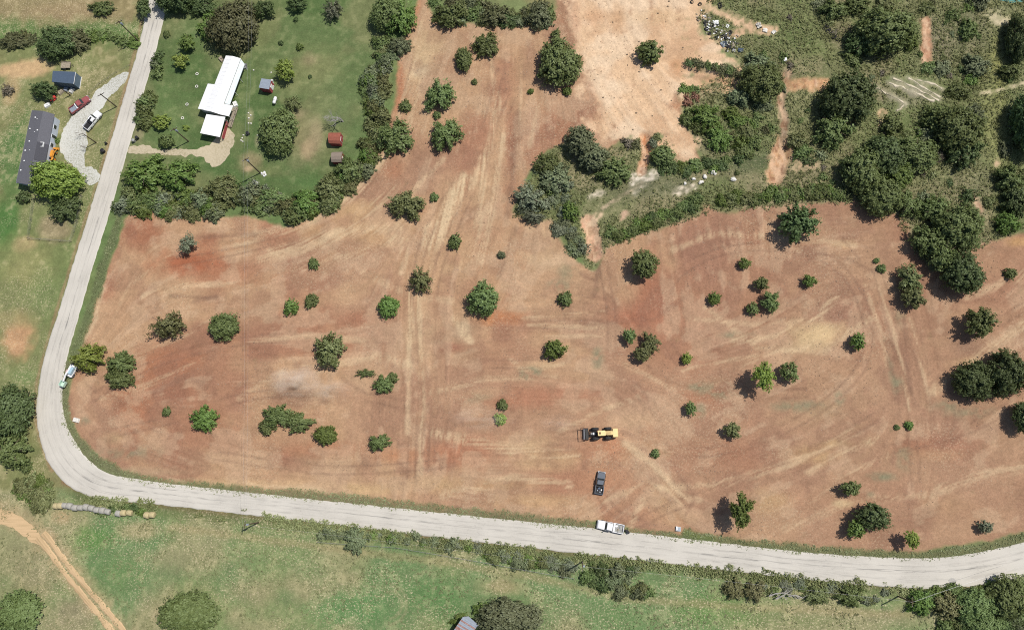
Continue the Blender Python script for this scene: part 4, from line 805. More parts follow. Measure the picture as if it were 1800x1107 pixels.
# ---- hedges and brush: the 290 largest shrubs are objects of their own, the rest one mass of undergrowth
CAND = []
TONE = dict(mid='mid green', dark='dark green', green='bright green', olive='olive', grey='grey-green', pale='pale', brown='brownish', rust='rusty red', twig='twiggy brown', weed='dull green', yellow='yellow-green')
def hedge(pts, wd, spacing, r0, r1, cols, place_, group, kinds=('shrub',), k=(0.8, 1.3), seed=1):
    g = random.Random(seed); xs = [p[0] for p in pts]; ys = [p[1] for p in pts]; wide = max(xs)-min(xs) >= max(ys)-min(ys); lo, hi = (min(xs), max(xs)) if wide else (min(ys), max(ys))
    for (x0, y0), (x1, y1) in zip(pts[:-1], pts[1:]):
        n = max(1, int(round(math.hypot(x1-x0, y1-y0)/spacing)))
        for i in range(n):
            t = (i+g.random())/n; nx, ny = -(y1-y0), (x1-x0); L = math.hypot(nx, ny); o = g.uniform(-.5, .5)*wd
            x, y, r, c = x0+(x1-x0)*t+nx/L*o, y0+(y1-y0)*t+ny/L*o, g.uniform(r0, r1), g.choice(cols)
            f = ((x if wide else y)-lo)/(hi-lo+1e-6); nm = ('left end', 'left part', 'middle', 'right part', 'right end') if wide else ('top', 'upper part', 'middle', 'lower part', 'foot')
            sz = 'large ' if r > r0+.7*(r1-r0) else ('small ' if r < r0+.3*(r1-r0) else '')
            lab = f'{sz}{TONE[c]} shrub, {nm[int(min(max(f, 0), .999)*5)]} of {place_}'
            CAND.append((x, y, r, g.choice(kinds), c, g.uniform(*k), lab, group))
MIXC = ['mid', 'mid', 'green', 'olive', 'grey', 'olive', 'pale']
hedge([(212,352),(262,352),(330,358),(400,352),(470,356),(540,368),(596,330),(634,286)], 36, 5, 9, 20, MIXC, 'the hedge between lawn and field', 'lower lawn hedge shrubs', ('shrub', 'shrub', 'shrub', 'thin'), (.8, 1.4), 5)
hedge([(640,280),(664,232),(664,180),(656,150),(672,108),(684,70)], 34, 5.5, 9, 19, MIXC, 'the hedge right of the lawn', 'right lawn hedge shrubs', ('shrub', 'shrub', 'thin'), (.8, 1.4), 6)
hedge([(760,14),(830,22),(900,20),(972,18)], 36, 5.5, 8, 18, ['mid', 'olive', 'grey', 'dark', 'brown'], 'the hedge above the field strip', 'top hedge shrubs', ('shrub', 'shrub', 'thin'), (.8, 1.3), 7)
hedge([(950,286),(990,316),(960,346),(996,352),(986,392),(1006,420),(1014,448)], 30, 8, 8, 16, ['grey', 'olive', 'mid', 'grey', 'pale'], 'the brush left of the gully', 'gully brush shrubs', ('shrub', 'thin', 'thin'), (.7, 1.2), 8)
hedge([(1066,414),(1110,402),(1150,388),(1192,370),(1236,350)], 14, 7, 9, 14, ['mid', 'green', 'mid', 'dark'], 'the low hedge rising from the gully tip', 'gully hedge shrubs', ('shrub',), (.8, 1.2), 9)
hedge([(1264,354),(1300,350),(1340,342),(1400,336),(1450,334),(1494,338)], 16, 7, 9, 15, ['mid', 'green', 'mid', 'olive'], 'the low hedge above the right field', 'upper right field hedge shrubs', ('shrub',), (.8, 1.2), 10)
hedge([(1208,112),(1250,120),(1302,130)], 7, 7, 7, 10, ['mid', 'dark', 'brown'], 'the terrace bank on the bare slope', 'terrace hedge shrubs', ('shrub',), (.7, 1.0), 11)
hedge([(1196,155),(1230,160)], 5, 8, 8, 11, ['green', 'mid'], 'the lower terrace lip', 'lower terrace shrubs', ('shrub',), (.7, 1.0), 12)
hedge([(1206,178),(1224,168)], 6, 10, 9, 12, ['rust'], 'the dying patch by the overgrown bank', 'dying rust shrubs', ('thin', 'shrub'), (.8, 1.0), 13)
hedge([(1105,248),(1118,262)], 12, 9, 9, 13, ['twig', 'brown'], 'the leafless patch left of the orange washout', 'brown washout shrubs', ('thin',), (.8, 1.1), 14)
hedge([(1152,232),(1148,258)], 8, 9, 7, 10, ['olive', 'pale'], 'the thin patch right of the orange washout', 'pale washout shrubs', ('thin',), (.9, 1.3), 15)
hedge([(1160,300),(1230,296),(1300,284)], 16, 10, 8, 14, ['mid', 'dark', 'green'], 'the row at the bare slope foot', 'slope foot shrubs', ('shrub',), (.7, 1.1), 16)
hedge([(1212,196),(1240,215),(1262,262),(1320,250),(1340,215),(1285,215)], 40, 8, 9, 17, ['green', 'mid', 'mid', 'olive'], 'the overgrown bank below the terraces', 'overgrown bank shrubs', ('shrub',), (.7, 1.1), 17)
hedge([(560,940),(640,946),(700,944),(780,956),(860,974),(930,986),(1000,992)], 16, 12, 7, 13, ['pale', 'grey', 'olive', 'grey', 'green'], 'the roadside fence line', 'roadside fence shrubs', ('shrub', 'thin'), (.7, 1.2), 18)
hedge([(860,978),(940,992),(1010,1002)], 12, 14, 10, 15, ['grey', 'pale', 'olive'], 'the roadside fence line', 'roadside fence shrubs', ('shrub',), (.8, 1.2), 19)
hedge([(1030,1006),(1060,1016),(1100,1024),(1136,1020)], 42, 4.4, 9, 17, ['grey', 'mid', 'dark', 'grey', 'olive'], 'the roadside thicket below the white pickup', 'roadside thicket shrubs', ('shrub',), (.9, 1.4), 20)
hedge([(1340,1028),(1420,1036),(1500,1042),(1560,1052)], 20, 12, 8, 13, ['mid', 'pale', 'olive'], 'the row under the lower right wires', 'wire side shrubs', ('shrub',), (.7, 1.1), 21)
hedge([(1600,1052),(1660,1052),(1720,1044),(1800,1026)], 26, 8, 9, 18, ['mid', 'green', 'dark'], 'the lower right wood, road side', 'roadside wood shrubs', ('shrub',), (.8, 1.3), 22)
hedge([(1660,1090),(1720,1096),(1800,1090)], 36, 8, 11, 20, ['mid', 'grey', 'dark'], 'the lower right wood, pasture side', 'pasture side wood shrubs', ('shrub',), (.8, 1.3), 23)
hedge([(30,846),(60,858),(84,862),(50,884)], 40, 5, 10, 18, ['weed', 'green', 'olive', 'weed'], 'the weedy bank inside the road bend', 'road bend bank shrubs', ('shrub', 'thin'), (.6, 1.0), 24)
hedge([(30,800),(46,818)], 20, 9, 10, 15, ['mid', 'dark'], 'the tree group at the left edge', 'bend edge shrubs', ('shrub',), (.8, 1.1), 25)
hedge([(278,88),(272,130)], 10, 8, 8, 12, ['grey', 'mid', 'dark'], 'the upper row between road and house', 'upper roadside yard shrubs', ('shrub', 'bush'), (1.0, 1.5), 26)
hedge([(264,168),(256,190),(250,216)], 14, 7, 9, 15, ['mid', 'dark'], 'the lower row between road and house', 'lower roadside yard shrubs', ('shrub', 'bush'), (1.0, 1.4), 27)
hedge([(178,905),(200,892),(250,896)], 10, 11, 7, 11, ['mid', 'dark', 'green'], 'the hay bale row', 'hay bale shrubs', ('shrub',), (.9, 1.2), 28)
hedge([(150,64),(190,66),(236,72)], 12, 9, 8, 13, ['green', 'mid'], 'the green line above the shed yard', 'upper yard hedge shrubs', ('shrub',), (.6, .9), 29)
hedge([(10,66),(60,68)], 12, 10, 8, 14, ['brown', 'olive'], 'the brown line at the upper left', 'upper left hedge shrubs', ('shrub', 'thin'), (.5, .8), 30)
hedge([(206,366),(226,346),(236,352)], 18, 8, 8, 13, ['mid', 'olive'], 'the field corner beside the road', 'field corner shrubs', ('shrub',), (.6, 1.0), 31)
hedge([(100,250),(96,245)], 4, 6, 5, 7, ['green'], 'the planting along the grey house', 'grey house plants', ('bush',), (1, 1.2), 33)
# scattered shrubs of the scrub land
gs = random.Random(77); n_s = 0
bare = [(1378,290,34),(1384,180,20),(1420,150,36),(1628,75,22),(1600,160,52),(1552,215,18),(1260,60,60),(1310,50,50),(1150,340,40),(1250,310,60),(1090,350,60),(1040,420,22),(1132,270,22),(1765,15,40),(1320,295,50),(1060,370,40)]
SP = [(1330,20),(1440,-10),(1740,-10),(1800,30),(1800,400),(1730,420),(1640,400),(1500,330),(1420,330),(1395,230),(1300,250),(1360,150),(1300,90)]
while n_s < 120:
    x, y = gs.uniform(1290, 1805), gs.uniform(-5, 420)
    ok = False; j = len(SP)-1
    for i in range(len(SP)):
        if (SP[i][1] > y) != (SP[j][1] > y) and x < (SP[j][0]-SP[i][0])*(y-SP[i][1])/(SP[j][1]-SP[i][1])+SP[i][0]: ok = not ok
        j = i
    if not ok or any(math.hypot(x-a, y-b) < r for a, b, r in bare): continue
    if abs(x-1752) < 22 and y < 300 and gs.random() < .75: continue
    u = gs.random(); r = 6+16*u**2.2
    c = gs.choice(['mid', 'olive', 'grey', 'mid', 'dark', 'brown', 'weed', 'twig'] if r < 13 else ['mid', 'dark', 'grey', 'green', 'olive'])
    near = 'upper' if y < 130 else ('middle' if y < 270 else 'lower'); side = 'left' if x < 1480 else ('centre' if x < 1650 else 'right')
    sz = 'large ' if r > 14 else ('small ' if r < 8 else '')
    CAND.append((x, y, r, gs.choice(('shrub', 'shrub', 'thin')), c, gs.uniform(.6, 1.2), f'{sz}{TONE[c]} shrub in the {near} {side} part of the overgrown scrub land', 'scrub land shrubs')); n_s += 1
CAND.sort(key=lambda q: -q[2])
for (x, y, r, kd, c, k, lb, gp) in CAND[:290]: shrub(x, y, r, kd, c, k, lb, gp)
LITE = []
for sd in range(4):
    PROTO['lite'] = []; proto('lite', 1, R=2.0, nray=46, per=9, leaf=0.36, hr=0.7, base=0.0, lo=0.0, tuft=0.14, ragged=0.22, inner=0.3)
    me = PROTO['lite'][0][0]; v = np.empty(len(me.vertices)*3, np.float32); me.vertices.foreach_get('co', v); lr = np.empty(len(me.vertices), np.float32); me.attributes['leafrand'].data.foreach_get('value', lr); LITE.append((v.reshape(-1, 3), lr)); bpy.data.meshes.remove(me); bpy.data.meshes.remove(PROTO['lite'][0][1])
cols_ = sorted(set(q[4] for q in CAND)); vv = []; rr_ = []; mi_ = []
for i, (x, y, r, kd, c, k, lb, gp) in enumerate(CAND[290:]):
    v, lr = LITE[i % 4]; X, Y, Z, sx, sy = place(x, y, r, r, .4*k, 2.0); a = GV.uniform(0, 6.28); ca_, sa_ = math.cos(a), math.sin(a)
    vv.append(np.c_[(v[:, 0]*ca_-v[:, 1]*sa_)*sx+X, (v[:, 0]*sa_+v[:, 1]*ca_)*sy+Y, v[:, 2]*(sx+sy)/2*k+Z]); rr_.append(lr); mi_.append(np.full(len(v)//4, cols_.index(c)))
vv = np.concatenate(vv); N_ = len(vv)//4; me = bpy.data.meshes.new('undergrowth'); me.vertices.add(4*N_); me.vertices.foreach_set('co', vv.astype(np.float32).ravel()); me.loops.add(4*N_); me.loops.foreach_set('vertex_index', np.arange(4*N_, dtype=np.int32)); me.polygons.add(N_)
me.polygons.foreach_set('loop_start', np.arange(0, 4*N_, 4, dtype=np.int32)); me.polygons.foreach_set('loop_total', np.full(N_, 4, np.int32))
for c in cols_: me.materials.append(LEAF[c])
me.polygons.foreach_set('material_index', np.concatenate(mi_).astype(np.int32)); me.update(calc_edges=True)
at = me.attributes.new('leafrand', 'FLOAT', 'POINT'); at.data.foreach_set('value', np.concatenate(rr_))
tag(link(bpy.data.objects.new('undergrowth', me)), 'small shrubs and undergrowth filling the hedges and the scrub land', 'undergrowth', None, 'stuff')
# uncountable weeds: one object
def weeds(name, label, N, sampler, size, h, seed, per=7, leaf='weed'):
    g = np.random.default_rng(seed); pts = sampler(g, N); N = len(pts)
    z0 = np.array([zg(a, b) for a, b in pts]); s = size*g.uniform(0.5, 1.6, N); rr = np.clip(vnoise(pts[:, 0], pts[:, 1], 6.0, seed)*0.8+g.normal(0, .2, N), 0, 1)
    c = np.repeat(np.c_[pts, z0], per, 0)+g.normal(size=(N*per, 3))*np.repeat(s, per)[:, None]*np.array([.55, .55, 0]); c[:, 2] += g.random(N*per)*np.repeat(s, per)*h+0.03
    nr = np.array([.2, .1, .9])+g.normal(size=c.shape)*.5; nr /= np.linalg.norm(nr, axis=1)[:, None]
    me = quads(name, c, nr, np.repeat(s, per)*g.uniform(.35, .8, N*per), LEAF[leaf], np.clip(np.repeat(rr, per)*.7+g.random(N*per)*.3, 0, 1), g, 1.8)
    return tag(link(bpy.data.objects.new(name, me)), label, 'weeds', None, 'stuff')
def in_mask(mask):
    j, i = np.nonzero(mask)
    def f(g, N):
        k = g.integers(0, len(j), N); return np.c_[gx[i[k]]+g.random(N)*GS, gy[j[k]]+g.random(N)*GS]
    return f
washed = np.zeros(XX.shape)
for mm, c in WASH: washed = np.maximum(washed, mm)
for pts in CHALK: washed = np.maximum(washed, stroke(pts, 1.6, .8, .5))
mown = stroke([(1050,366),(1130,338),(1220,312),(1350,292)], 6.5, 3.0, .6)
vis = (np.random.default_rng(9).random(XX.shape) > .8*mown) & (XX > P(880, 300)[0]) & (YY < P(1500, -30)[1])
weeds('weeds', 'tangled weeds and tall grass covering the scrub land', 29000, in_mask((m_scrub > .5) & (washed < .3) & vis & (n_mid+.25*(n_sml-.5) > .30)), 0.24, 1.1, 501)
rs = stroke([(150,880),(360,904),(520,922),(700,946),(900,968),(1100,992),(1300,1012),(1420,1026),(1600,1042),(1660,1044),(1740,1036),(1830,1010)], 2.6, 2.0, 1.2)
weeds('roadside_weeds', 'tall weeds along the lower roadside ditch', 3800, in_mask((rs > .5) & (n_mid > .40)), 0.30, 1.2, 502)
vg = np.maximum.reduce([mm for mm, c in VERGE])
weeds('verge_grass', 'short grass tufts on the verge between the field and the road', 4200, in_mask(vg > .55), 0.20, .4, 503, 5, 'tuft')
weeds('pasture_grass', 'grass tufts and dry clumps in the lower pasture', 9000, in_mask((m_south > .6) & (YY > P(900, 1160)[1]) & (n_sml > .5)), 0.20, .35, 504, 5, 'tuft')
weeds('field_stubble', 'scattered cut stubble left on the cleared field', 4500, in_mask((m_field > .8) & (n_mid > .56)), 0.12, .3, 505, 4, 'straw')
# ------------------------------------------------------------------ buildings
M_WHITE_ROOF = mat('white_metal_roof', (0.80, 0.80, 0.79), 0.45, 0, 0.04, 1.5, 0.4)
M_WHITE = mat('white_paint', (0.74, 0.74, 0.73), 0.5, 0, 0.06, 3)
M_PALEBLUE = mat('pale_blue_panel', (0.64, 0.71, 0.72), 0.5, 0, 0.08, 2)
M_RED = mat('barn_red', (0.30, 0.055, 0.06), 0.7, 0, 0.15, 3)
M_SIDING = mat('cream_siding', (0.55, 0.53, 0.48), 0.7, 0, 0.08, 3)
M_SHINGLE = mat('grey_shingle', A(112, 112, 118), 0.95, 0, 0.14, 5, 0.15, 0.3)
M_SHINGLE2 = mat('darker_shingle', A(88, 88, 94), 0.95, 0, 0.14, 5, 0.15, 0.3)
M_BLUEROOF = mat('blue_grey_metal', A(88, 104, 124), 0.5, 0.1, 0.08, 2, 0.4)
M_BLUEWALL = mat('blue_grey_wall', A(104, 122, 140), 0.6, 0, 0.06, 2)
M_GALV = mat('galvanised_sheet', A(170, 180, 192), 0.45, 0.2, 0.10, 2, 0.4)
M_RUST = mat('rusty_sheet', A(150, 96, 84), 0.8, 0.1, 0.25, 2.5, 0.2, 0, A(196, 168, 160))
M_BROWNRED = mat('faded_red_roof', A(164, 98, 80), 0.9, 0, 0.14, 3)
M_TAUPE = mat('taupe_shingle', A(150, 136, 122), 0.95, 0, 0.12, 4)
M_WOOD = mat('weathered_wood', A(176, 164, 144), 0.9, 0, 0.25, 4, 0.1, 0.3)
M_BLACK = mat('black_plastic', (0.022, 0.022, 0.024), 0.6, 0, 0.2, 4)
M_RUBBER = mat('tyre_rubber', (0.035, 0.034, 0.034), 0.85, 0, 0.25, 6, 0.2)
M_GLASS = mat('dark_glass', (0.020, 0.028, 0.030), 0.08, 0, 0.05, 2, 0.6)
M_STEEL = mat('grey_steel', (0.26, 0.26, 0.27), 0.5, 0.5, 0.12, 4)
M_CONC = mat('concrete', (0.50, 0.49, 0.47), 0.9, 0, 0.1, 5, 0.2, 0.2)
M_POLE = mat('creosote_pole', (0.10, 0.075, 0.05), 0.9, 0, 0.2, 6)
M_STONE = mat('white_limestone', (0.66, 0.63, 0.57), 0.9, 0, 0.14, 4, 0.2, 0.4)

M_CLOD = mat('dark_soil_clod', (0.17, 0.125, 0.085), 0.95, 0, .3, 3)
def W2(pts, z): return [P(a, b, z) for a, b in pts]
def shrink(poly, d):
    c = np.mean(np.array(poly), 0); out = []
    for p in poly:
        v = np.array(p)-c; L = np.hypot(*v); out.append(tuple(c+v*max(0, (L-d))/L))
    return out
def loc_obj(root, mb, name, mats, smooth=False):
    """mesh built in world coordinates, re-centred on its thing"""
    ox, oy, oz = root.location
    mb.v = [(x-ox, y-oy, z-oz) for x, y, z in mb.v]
    return mb.build(name, mats, root, smooth)
def gable(mb, a, b, c, d, ze, zr, frac=0.5, th=0.14, mi=0):
    """two roof planes; a-b and d-c are the gable ends, ridge at frac from a to b"""
    rings = []
    for p, q in ((a, b), (d, c)):
        p = np.array(p); q = np.array(q); m = p+(q-p)*frac
        rings.append([(*p, ze-th), (*m, zr-th), (*q, ze-th), (*q, ze), (*m, zr), (*p, ze)])
    return mb.loft(rings, mi)
def wall_mb(poly, z1, t=0.14, z0=-0.3):
    mb = MB(); n = len(poly); c = np.mean(np.array(poly), 0)
    for k in range(n):
        p = np.array(poly[k]); q = np.array(poly[(k+1) % n]); d = q-p; L = np.hypot(*d); d /= L; m = (p+q)/2
        nrm = np.array([-d[1], d[0]]); nrm = nrm if np.dot(nrm, c-m) > 0 else -nrm
        mb.box((*(m+nrm*t/2), (z0+z1)/2), (L-(0.004 if k % 2 else 2*t), t, z1-z0), math.atan2(d[1], d[0]))
    return mb
def along(a, b, t): return (a[0]+(b[0]-a[0])*t, a[1]+(b[1]-a[1])*t)
def opening(root, p, q, t0, t1, z0, z1, name, m, out=0.03):
    """a framed door or window set on the wall from p to q"""
    a = np.array(along(p, q, t0)); b = np.array(along(p, q, t1)); d = b-a; L = np.hypot(*d); rz = math.atan2(d[1], d[0]); c = (a+b)/2
    f = loc_obj(root, MB().box((*c, (z0+z1)/2), (L, 0.10+2*out, z1-z0), rz), name, M_WHITE)
    loc_obj(root, MB().box((*c, (z0+z1)/2), (L-0.14, 0.16+2*out, z1-z0-0.14), rz), 'pane' if name == 'window' else 'panel', m).parent = f
    for ch in f.children: ch.location = (0, 0, 0)
    return f

# --- white roofed house on the lawn
hx, hy = P(390, 170); hs = empty('house', (hx, hy, 0)); tag(hs, 'long white metal roofed house with carport on the green lawn', 'house')
a, b, c, d = W2([(397,98),(423,103),(386,201),(359,194)], 3.1)
loc_obj(hs, wall_mb(shrink([a, b, c, d], 0.5), 2.95), 'wall', M_SIDING)
rf = loc_obj(hs, gable(MB(), a, b, c, d, 3.1, 3.55), 'roof', M_WHITE_ROOF)
mb = MB()
for k in range(1, 14):
    p = along(a, d, k/14); q = along(b, c, k/14); m_ = along(p, q, .5); mb.tube((*p, 3.115), (*m_, 3.565), .02, n=4); mb.tube((*m_, 3.565), (*q, 3.115), .02, n=4)
o = loc_obj(hs, mb, 'seam', M_WHITE_ROOF); o.parent = rf
w4 = W2([(365,147),(379.5,149.5),(361.5,194.5),(347.6,191)], 2.85)
loc_obj(hs, wall_mb(shrink(w4, 0.4), 2.4), 'wing_wall', M_SIDING); loc_obj(hs, MB().prism(w4, [2.62, 2.95, 2.95, 2.62], [2.76, 3.09, 3.09, 2.76]), 'wing_roof', M_WHITE_ROOF)
aw = W2([(424,105),(430,113),(404,184),(391.5,182)], 2.35)
loc_obj(hs, MB().prism(aw, [2.45, 2.25, 2.25, 2.45], [2.55, 2.35, 2.35, 2.55]), 'awning', M_PALEBLUE)
for t in (.04, .35, .68, .96):
    p = along(aw[1], aw[2], t); loc_obj(hs, MB().tube((*along(p, along(aw[0], aw[3], t), .08), 0), (*along(p, along(aw[0], aw[3], t), .08), 2.3), .06), 'awning_post', M_WHITE)
for t0, t1, zz, nm in ((.12, .2, (0.9, 2.0), 'window'), (.30, .36, (0.1, 2.1), 'door'), (.5, .58, (0.9, 2.0), 'window')):
    iw = shrink([a, b, c, d], 0.5); opening(hs, iw[1], iw[2], t0, t1, *zz, nm, M_GLASS if nm == 'window' else M_RED)
pr = W2([(391.5,182.5),(409.5,185.5),(402,204.5),(386.5,201.5)], 2.8); loc_obj(hs, MB().prism(pr, [2.75, 2.6, 2.6, 2.75], [2.87, 2.72, 2.72, 2.87]), 'porch_roof', M_WHITE_ROOF)
for k in (1, 2): loc_obj(hs, MB().tube((*shrink(pr, .2)[k], 0), (*shrink(pr, .2)[k], 2.62), .07), 'porch_post', M_WHITE)
cp = W2([(363,201),(396,206),(386,241),(351.5,234)], 2.7); loc_obj(hs, MB().prism(cp, [2.62, 2.62, 2.5, 2.5], [2.76, 2.76, 2.64, 2.64]), 'carport_roof', M_WHITE_ROOF)
cpi = shrink(cp, 0.35)
for k in range(4): loc_obj(hs, MB().tube((*cpi[k], -.2), (*cpi[k], 2.52), .08), 'carport_post', M_STEEL)
p, q = np.array(cpi[1]), np.array(cpi[2]); dd = q-p; loc_obj(hs, MB().box((*((p+q)/2), .6), (np.hypot(*dd)-.5, .12, 1.2), math.atan2(dd[1], dd[0])), 'red_side_wall', M_RED)
p, q = np.array(cpi[0]), np.array(cpi[1]); dd = q-p; loc_obj(hs, MB().box((*((p+q)/2), 1.15), (np.hypot(*dd)-.5, .12, 2.3), math.atan2(dd[1], dd[0])), 'back_wall', M_SIDING)
rp = W2([(409,188),(419,190),(406,224),(400,221.5)], 0.5)
for k in range(22):
    t0, t1 = k/22, (k+.86)/22; loc_obj(hs, MB().prism([along(rp[0], rp[3], t0), along(rp[1], rp[2], t0), along(rp[1], rp[2], t1), along(rp[0], rp[3], t1)], 0.55-.4*t0, 0.61-.4*t0), 'ramp_plank', M_WOOD)
for e0, e1 in ((rp[0], rp[3]), (rp[1], rp[2])):
    mb = MB(); mb.tube((*e0, 1.5), (*e1, 1.1), .05)
    for t in (0.02, .33, .66, .98): mb.tube((*along(e0, e1, t), 0), (*along(e0, e1, t), 1.5-.4*t), .045)
    loc_obj(hs, mb, 'ramp_railing', M_WOOD)
# --- long grey shingled house
hx, hy = P(62, 260); hb = empty('house', (hx, hy, 0)); tag(hb, 'long grey shingle roofed house under the lime green tree', 'house')
a, b, c, d = W2([(56,194),(95.5,201),(71,331),(28,321)], 2.7); iw = shrink([a, b, c, d], .55)
loc_obj(hb, wall_mb(iw, 2.5), 'wall', mat('pale_blue_siding', (0.42, 0.46, 0.52), .7, 0, .08, 3))
rf = loc_obj(hb, gable(MB(), a, b, c, d, 2.7, 3.75, .62, .16), 'roof', M_SHINGLE)
for u, v in ((.30,.10),(.14,.26),(.55,.27),(.25,.43),(.14,.56),(.2,.70),(.13,.83),(.42,.12),(.42,.30),(.36,.55)):
    p = along(along(a, b, u), along(d, c, u), v); z = 2.7+1.05*(u/.62); s = .34 if v not in (.12, .30, .55) else .2
    o = loc_obj(hb, MB().tube((*p, z-.1), (*p, z+.22), s*.5, s*.42, 8).tube((*p, z+.22), (*p, z+.30), s*.62, s*.3, 8), 'roof_vent', M_WHITE); o.parent = rf
for u, v in ((.80,.44),):
    p0 = along(along(a, b, u), along(d, c, u), v); z = 2.7+1.05*((1-u)/.38); rz = math.atan2(d[1]-a[1], d[0]-a[0]); o = loc_obj(hb, MB().box((*p0, z+.05), (1.3, .95, .3), rz), 'skylight_frame', M_WHITE); o.parent = rf
    o = loc_obj(hb, MB().box((*p0, z+.10), (.95, .6, .26), rz), 'skylight_glass', M_SHINGLE2); o.parent = rf
pt = [along(b, c, .42), along(b, c, .66)]; q = [along(along(a, b, .64), along(d, c, .64), .42), along(along(a, b, .64), along(d, c, .64), .66)]
loc_obj(hb, MB().prism([pt[0], pt[1], q[1], q[0]], [2.66, 2.66, 3.72, 3.72], [2.78, 2.78, 3.84, 3.84]), 'porch_roof', M_SHINGLE2)
loc_obj(hb, MB().tube((*a, 2.62), (*d, 2.62), .07, n=6), 'gutter', M_WHITE); loc_obj(hb, MB().tube((*d, 2.62), (*c, 2.62), .06, n=6), 'fascia', M_PALEBLUE)
for t0, t1, zz, nm in ((.10, .16, (.9, 2.0), 'window'), (.24, .29, (.1, 2.1), 'door'), (.36, .42, (.9, 2.0), 'window')): opening(hb, iw[1], iw[2], t0, t1, *zz, nm, M_GLASS)
def building(name, label, cat, roofpx, zr, walls_m, roof_m, inset=.2, mode='flat', dz=(0, 0, 0, 0), ridge=0.7):
    pts = W2(roofpx, zr); cx, cy = np.mean(np.array(pts), 0); e = empty(name, (cx, cy, zg(cx, cy))); tag(e, label, cat)
    loc_obj(e, wall_mb(shrink(pts, inset), zr-.06), 'wall', walls_m)
    if mode == 'flat': r = loc_obj(e, MB().prism(pts, [zr-.06+k for k in dz], [zr+.06+k for k in dz]), 'roof', roof_m)
    elif mode == 'gable': r = loc_obj(e, gable(MB(), *pts, zr, zr+ridge, .5, .1), 'roof', roof_m)
    else:                                              # barn roof with a break on each side
        rings = []
        for p, q in ((pts[0], pts[1]), (pts[3], pts[2])):
            f = lambda t, z: (*along(p, q, t), z)
            rings.append([f(0, zr-.1), f(.5, zr+ridge-.1), f(1, zr-.1), f(1, zr), f(.80, zr+ridge*.68), f(.5, zr+ridge), f(.20, zr+ridge*.68), f(0, zr)])
        r = loc_obj(e, MB().loft(rings), 'roof', roof_m)
        for k, (p, q) in enumerate(((pts[0], pts[1]), (pts[3], pts[2]))):
            n_ = np.array(pts[3] if k == 0 else pts[0])-np.array(pts[0] if k == 0 else pts[3]); n_ = n_/np.hypot(*n_)*inset
            g = lambda t, z: (along(p, q, t)[0]+n_[0], along(p, q, t)[1]+n_[1], z)
            prof = [(.06, zr-.2), (.94, zr-.2), (.80, zr+ridge*.64), (.5, zr+ridge*.93), (.20, zr+ridge*.64)]
            v = [g(*t) for t in prof]+[(x+n_[0]*.3, y+n_[1]*.3, z) for x, y, z in [g(*t) for t in prof]]
            loc_obj(e, MB().add(v, [(0, 1, 2, 3, 4), (9, 8, 7, 6, 5)]+[(i, (i+1) % 5, 5+(i+1) % 5, 5+i) for i in range(5)]), 'gable_wall', walls_m)
    return e, pts
e, pts = building('shed', 'blue-grey metal shed with white trim beside the gravel drive', 'shed', [(94,126),(133,127),(129.5,148),(92.5,145)], 2.7, M_BLUEWALL, M_BLUEROOF, .12, 'flat', (.25, .05, .05, .25))
loc_obj(e, MB().tube((*pts[1], 2.72), (*pts[2], 2.72), .09, n=4), 'trim', M_WHITE); iw = shrink(pts, .12)
for t in (.15, .32, .5, .68, .85): loc_obj(e, MB().box((*along(iw[3], iw[2], t), 1.25), (.16, .16, 2.5), 0), 'wall_rib', M_BLUEROOF)
loc_obj(e, MB().box((*along(iw[1], iw[2], .5), .05), (.14, np.hypot(*(np.array(iw[1])-iw[2])), .22), math.atan2(iw[2][1]-iw[1][1], iw[2][0]-iw[1][0])-math.pi/2), 'base_trim', M_WHITE)
e, pts = building('shed', 'small grey roofed shed with red wall right of the white house', 'shed', [(460,138.6),(477,141),(473,157.5),(455,154.5)], 2.3, M_RED, M_GALV, .1, 'flat', (.1, .1, 0, 0)); iw = shrink(pts, .1); opening(e, iw[1], iw[2], .3, .7, .1, 1.9, 'door', M_WHITE)
for k in range(3): x, y = P(479+k*.8, 143+k*5); tag(MB().box((0, 0, .3), (.55, .45, .6), .3*k, taper=.9).build('crate', M_WHITE), ['upper', 'middle', 'lower'][k]+' white crate against the red wall of the small grey shed', 'crate', 'white crates by the grey shed').location = (x, y, zg(x, y))
e, pts = building('shed', 'red barn shaped shed at the right side of the lawn', 'shed', [(578,252),(578,233.5),(600,233.5),(598,253)], 1.9, M_RED, M_BROWNRED, .15, 'barn', ridge=.75); iw = shrink(pts, .15); opening(e, iw[2], iw[3], .3, .7, .1, 1.7, 'door', M_RED)
e, pts = building('shed', 'taupe roofed red shed just below the red barn shed', 'shed', [(582.5,285),(583.5,267.5),(602.5,267),(601,285.5)], 1.9, M_RED, M_TAUPE, .15, 'barn', ridge=.7); iw = shrink(pts, .15); opening(e, iw[2], iw[3], .3, .7, .1, 1.7, 'door', M_RED)
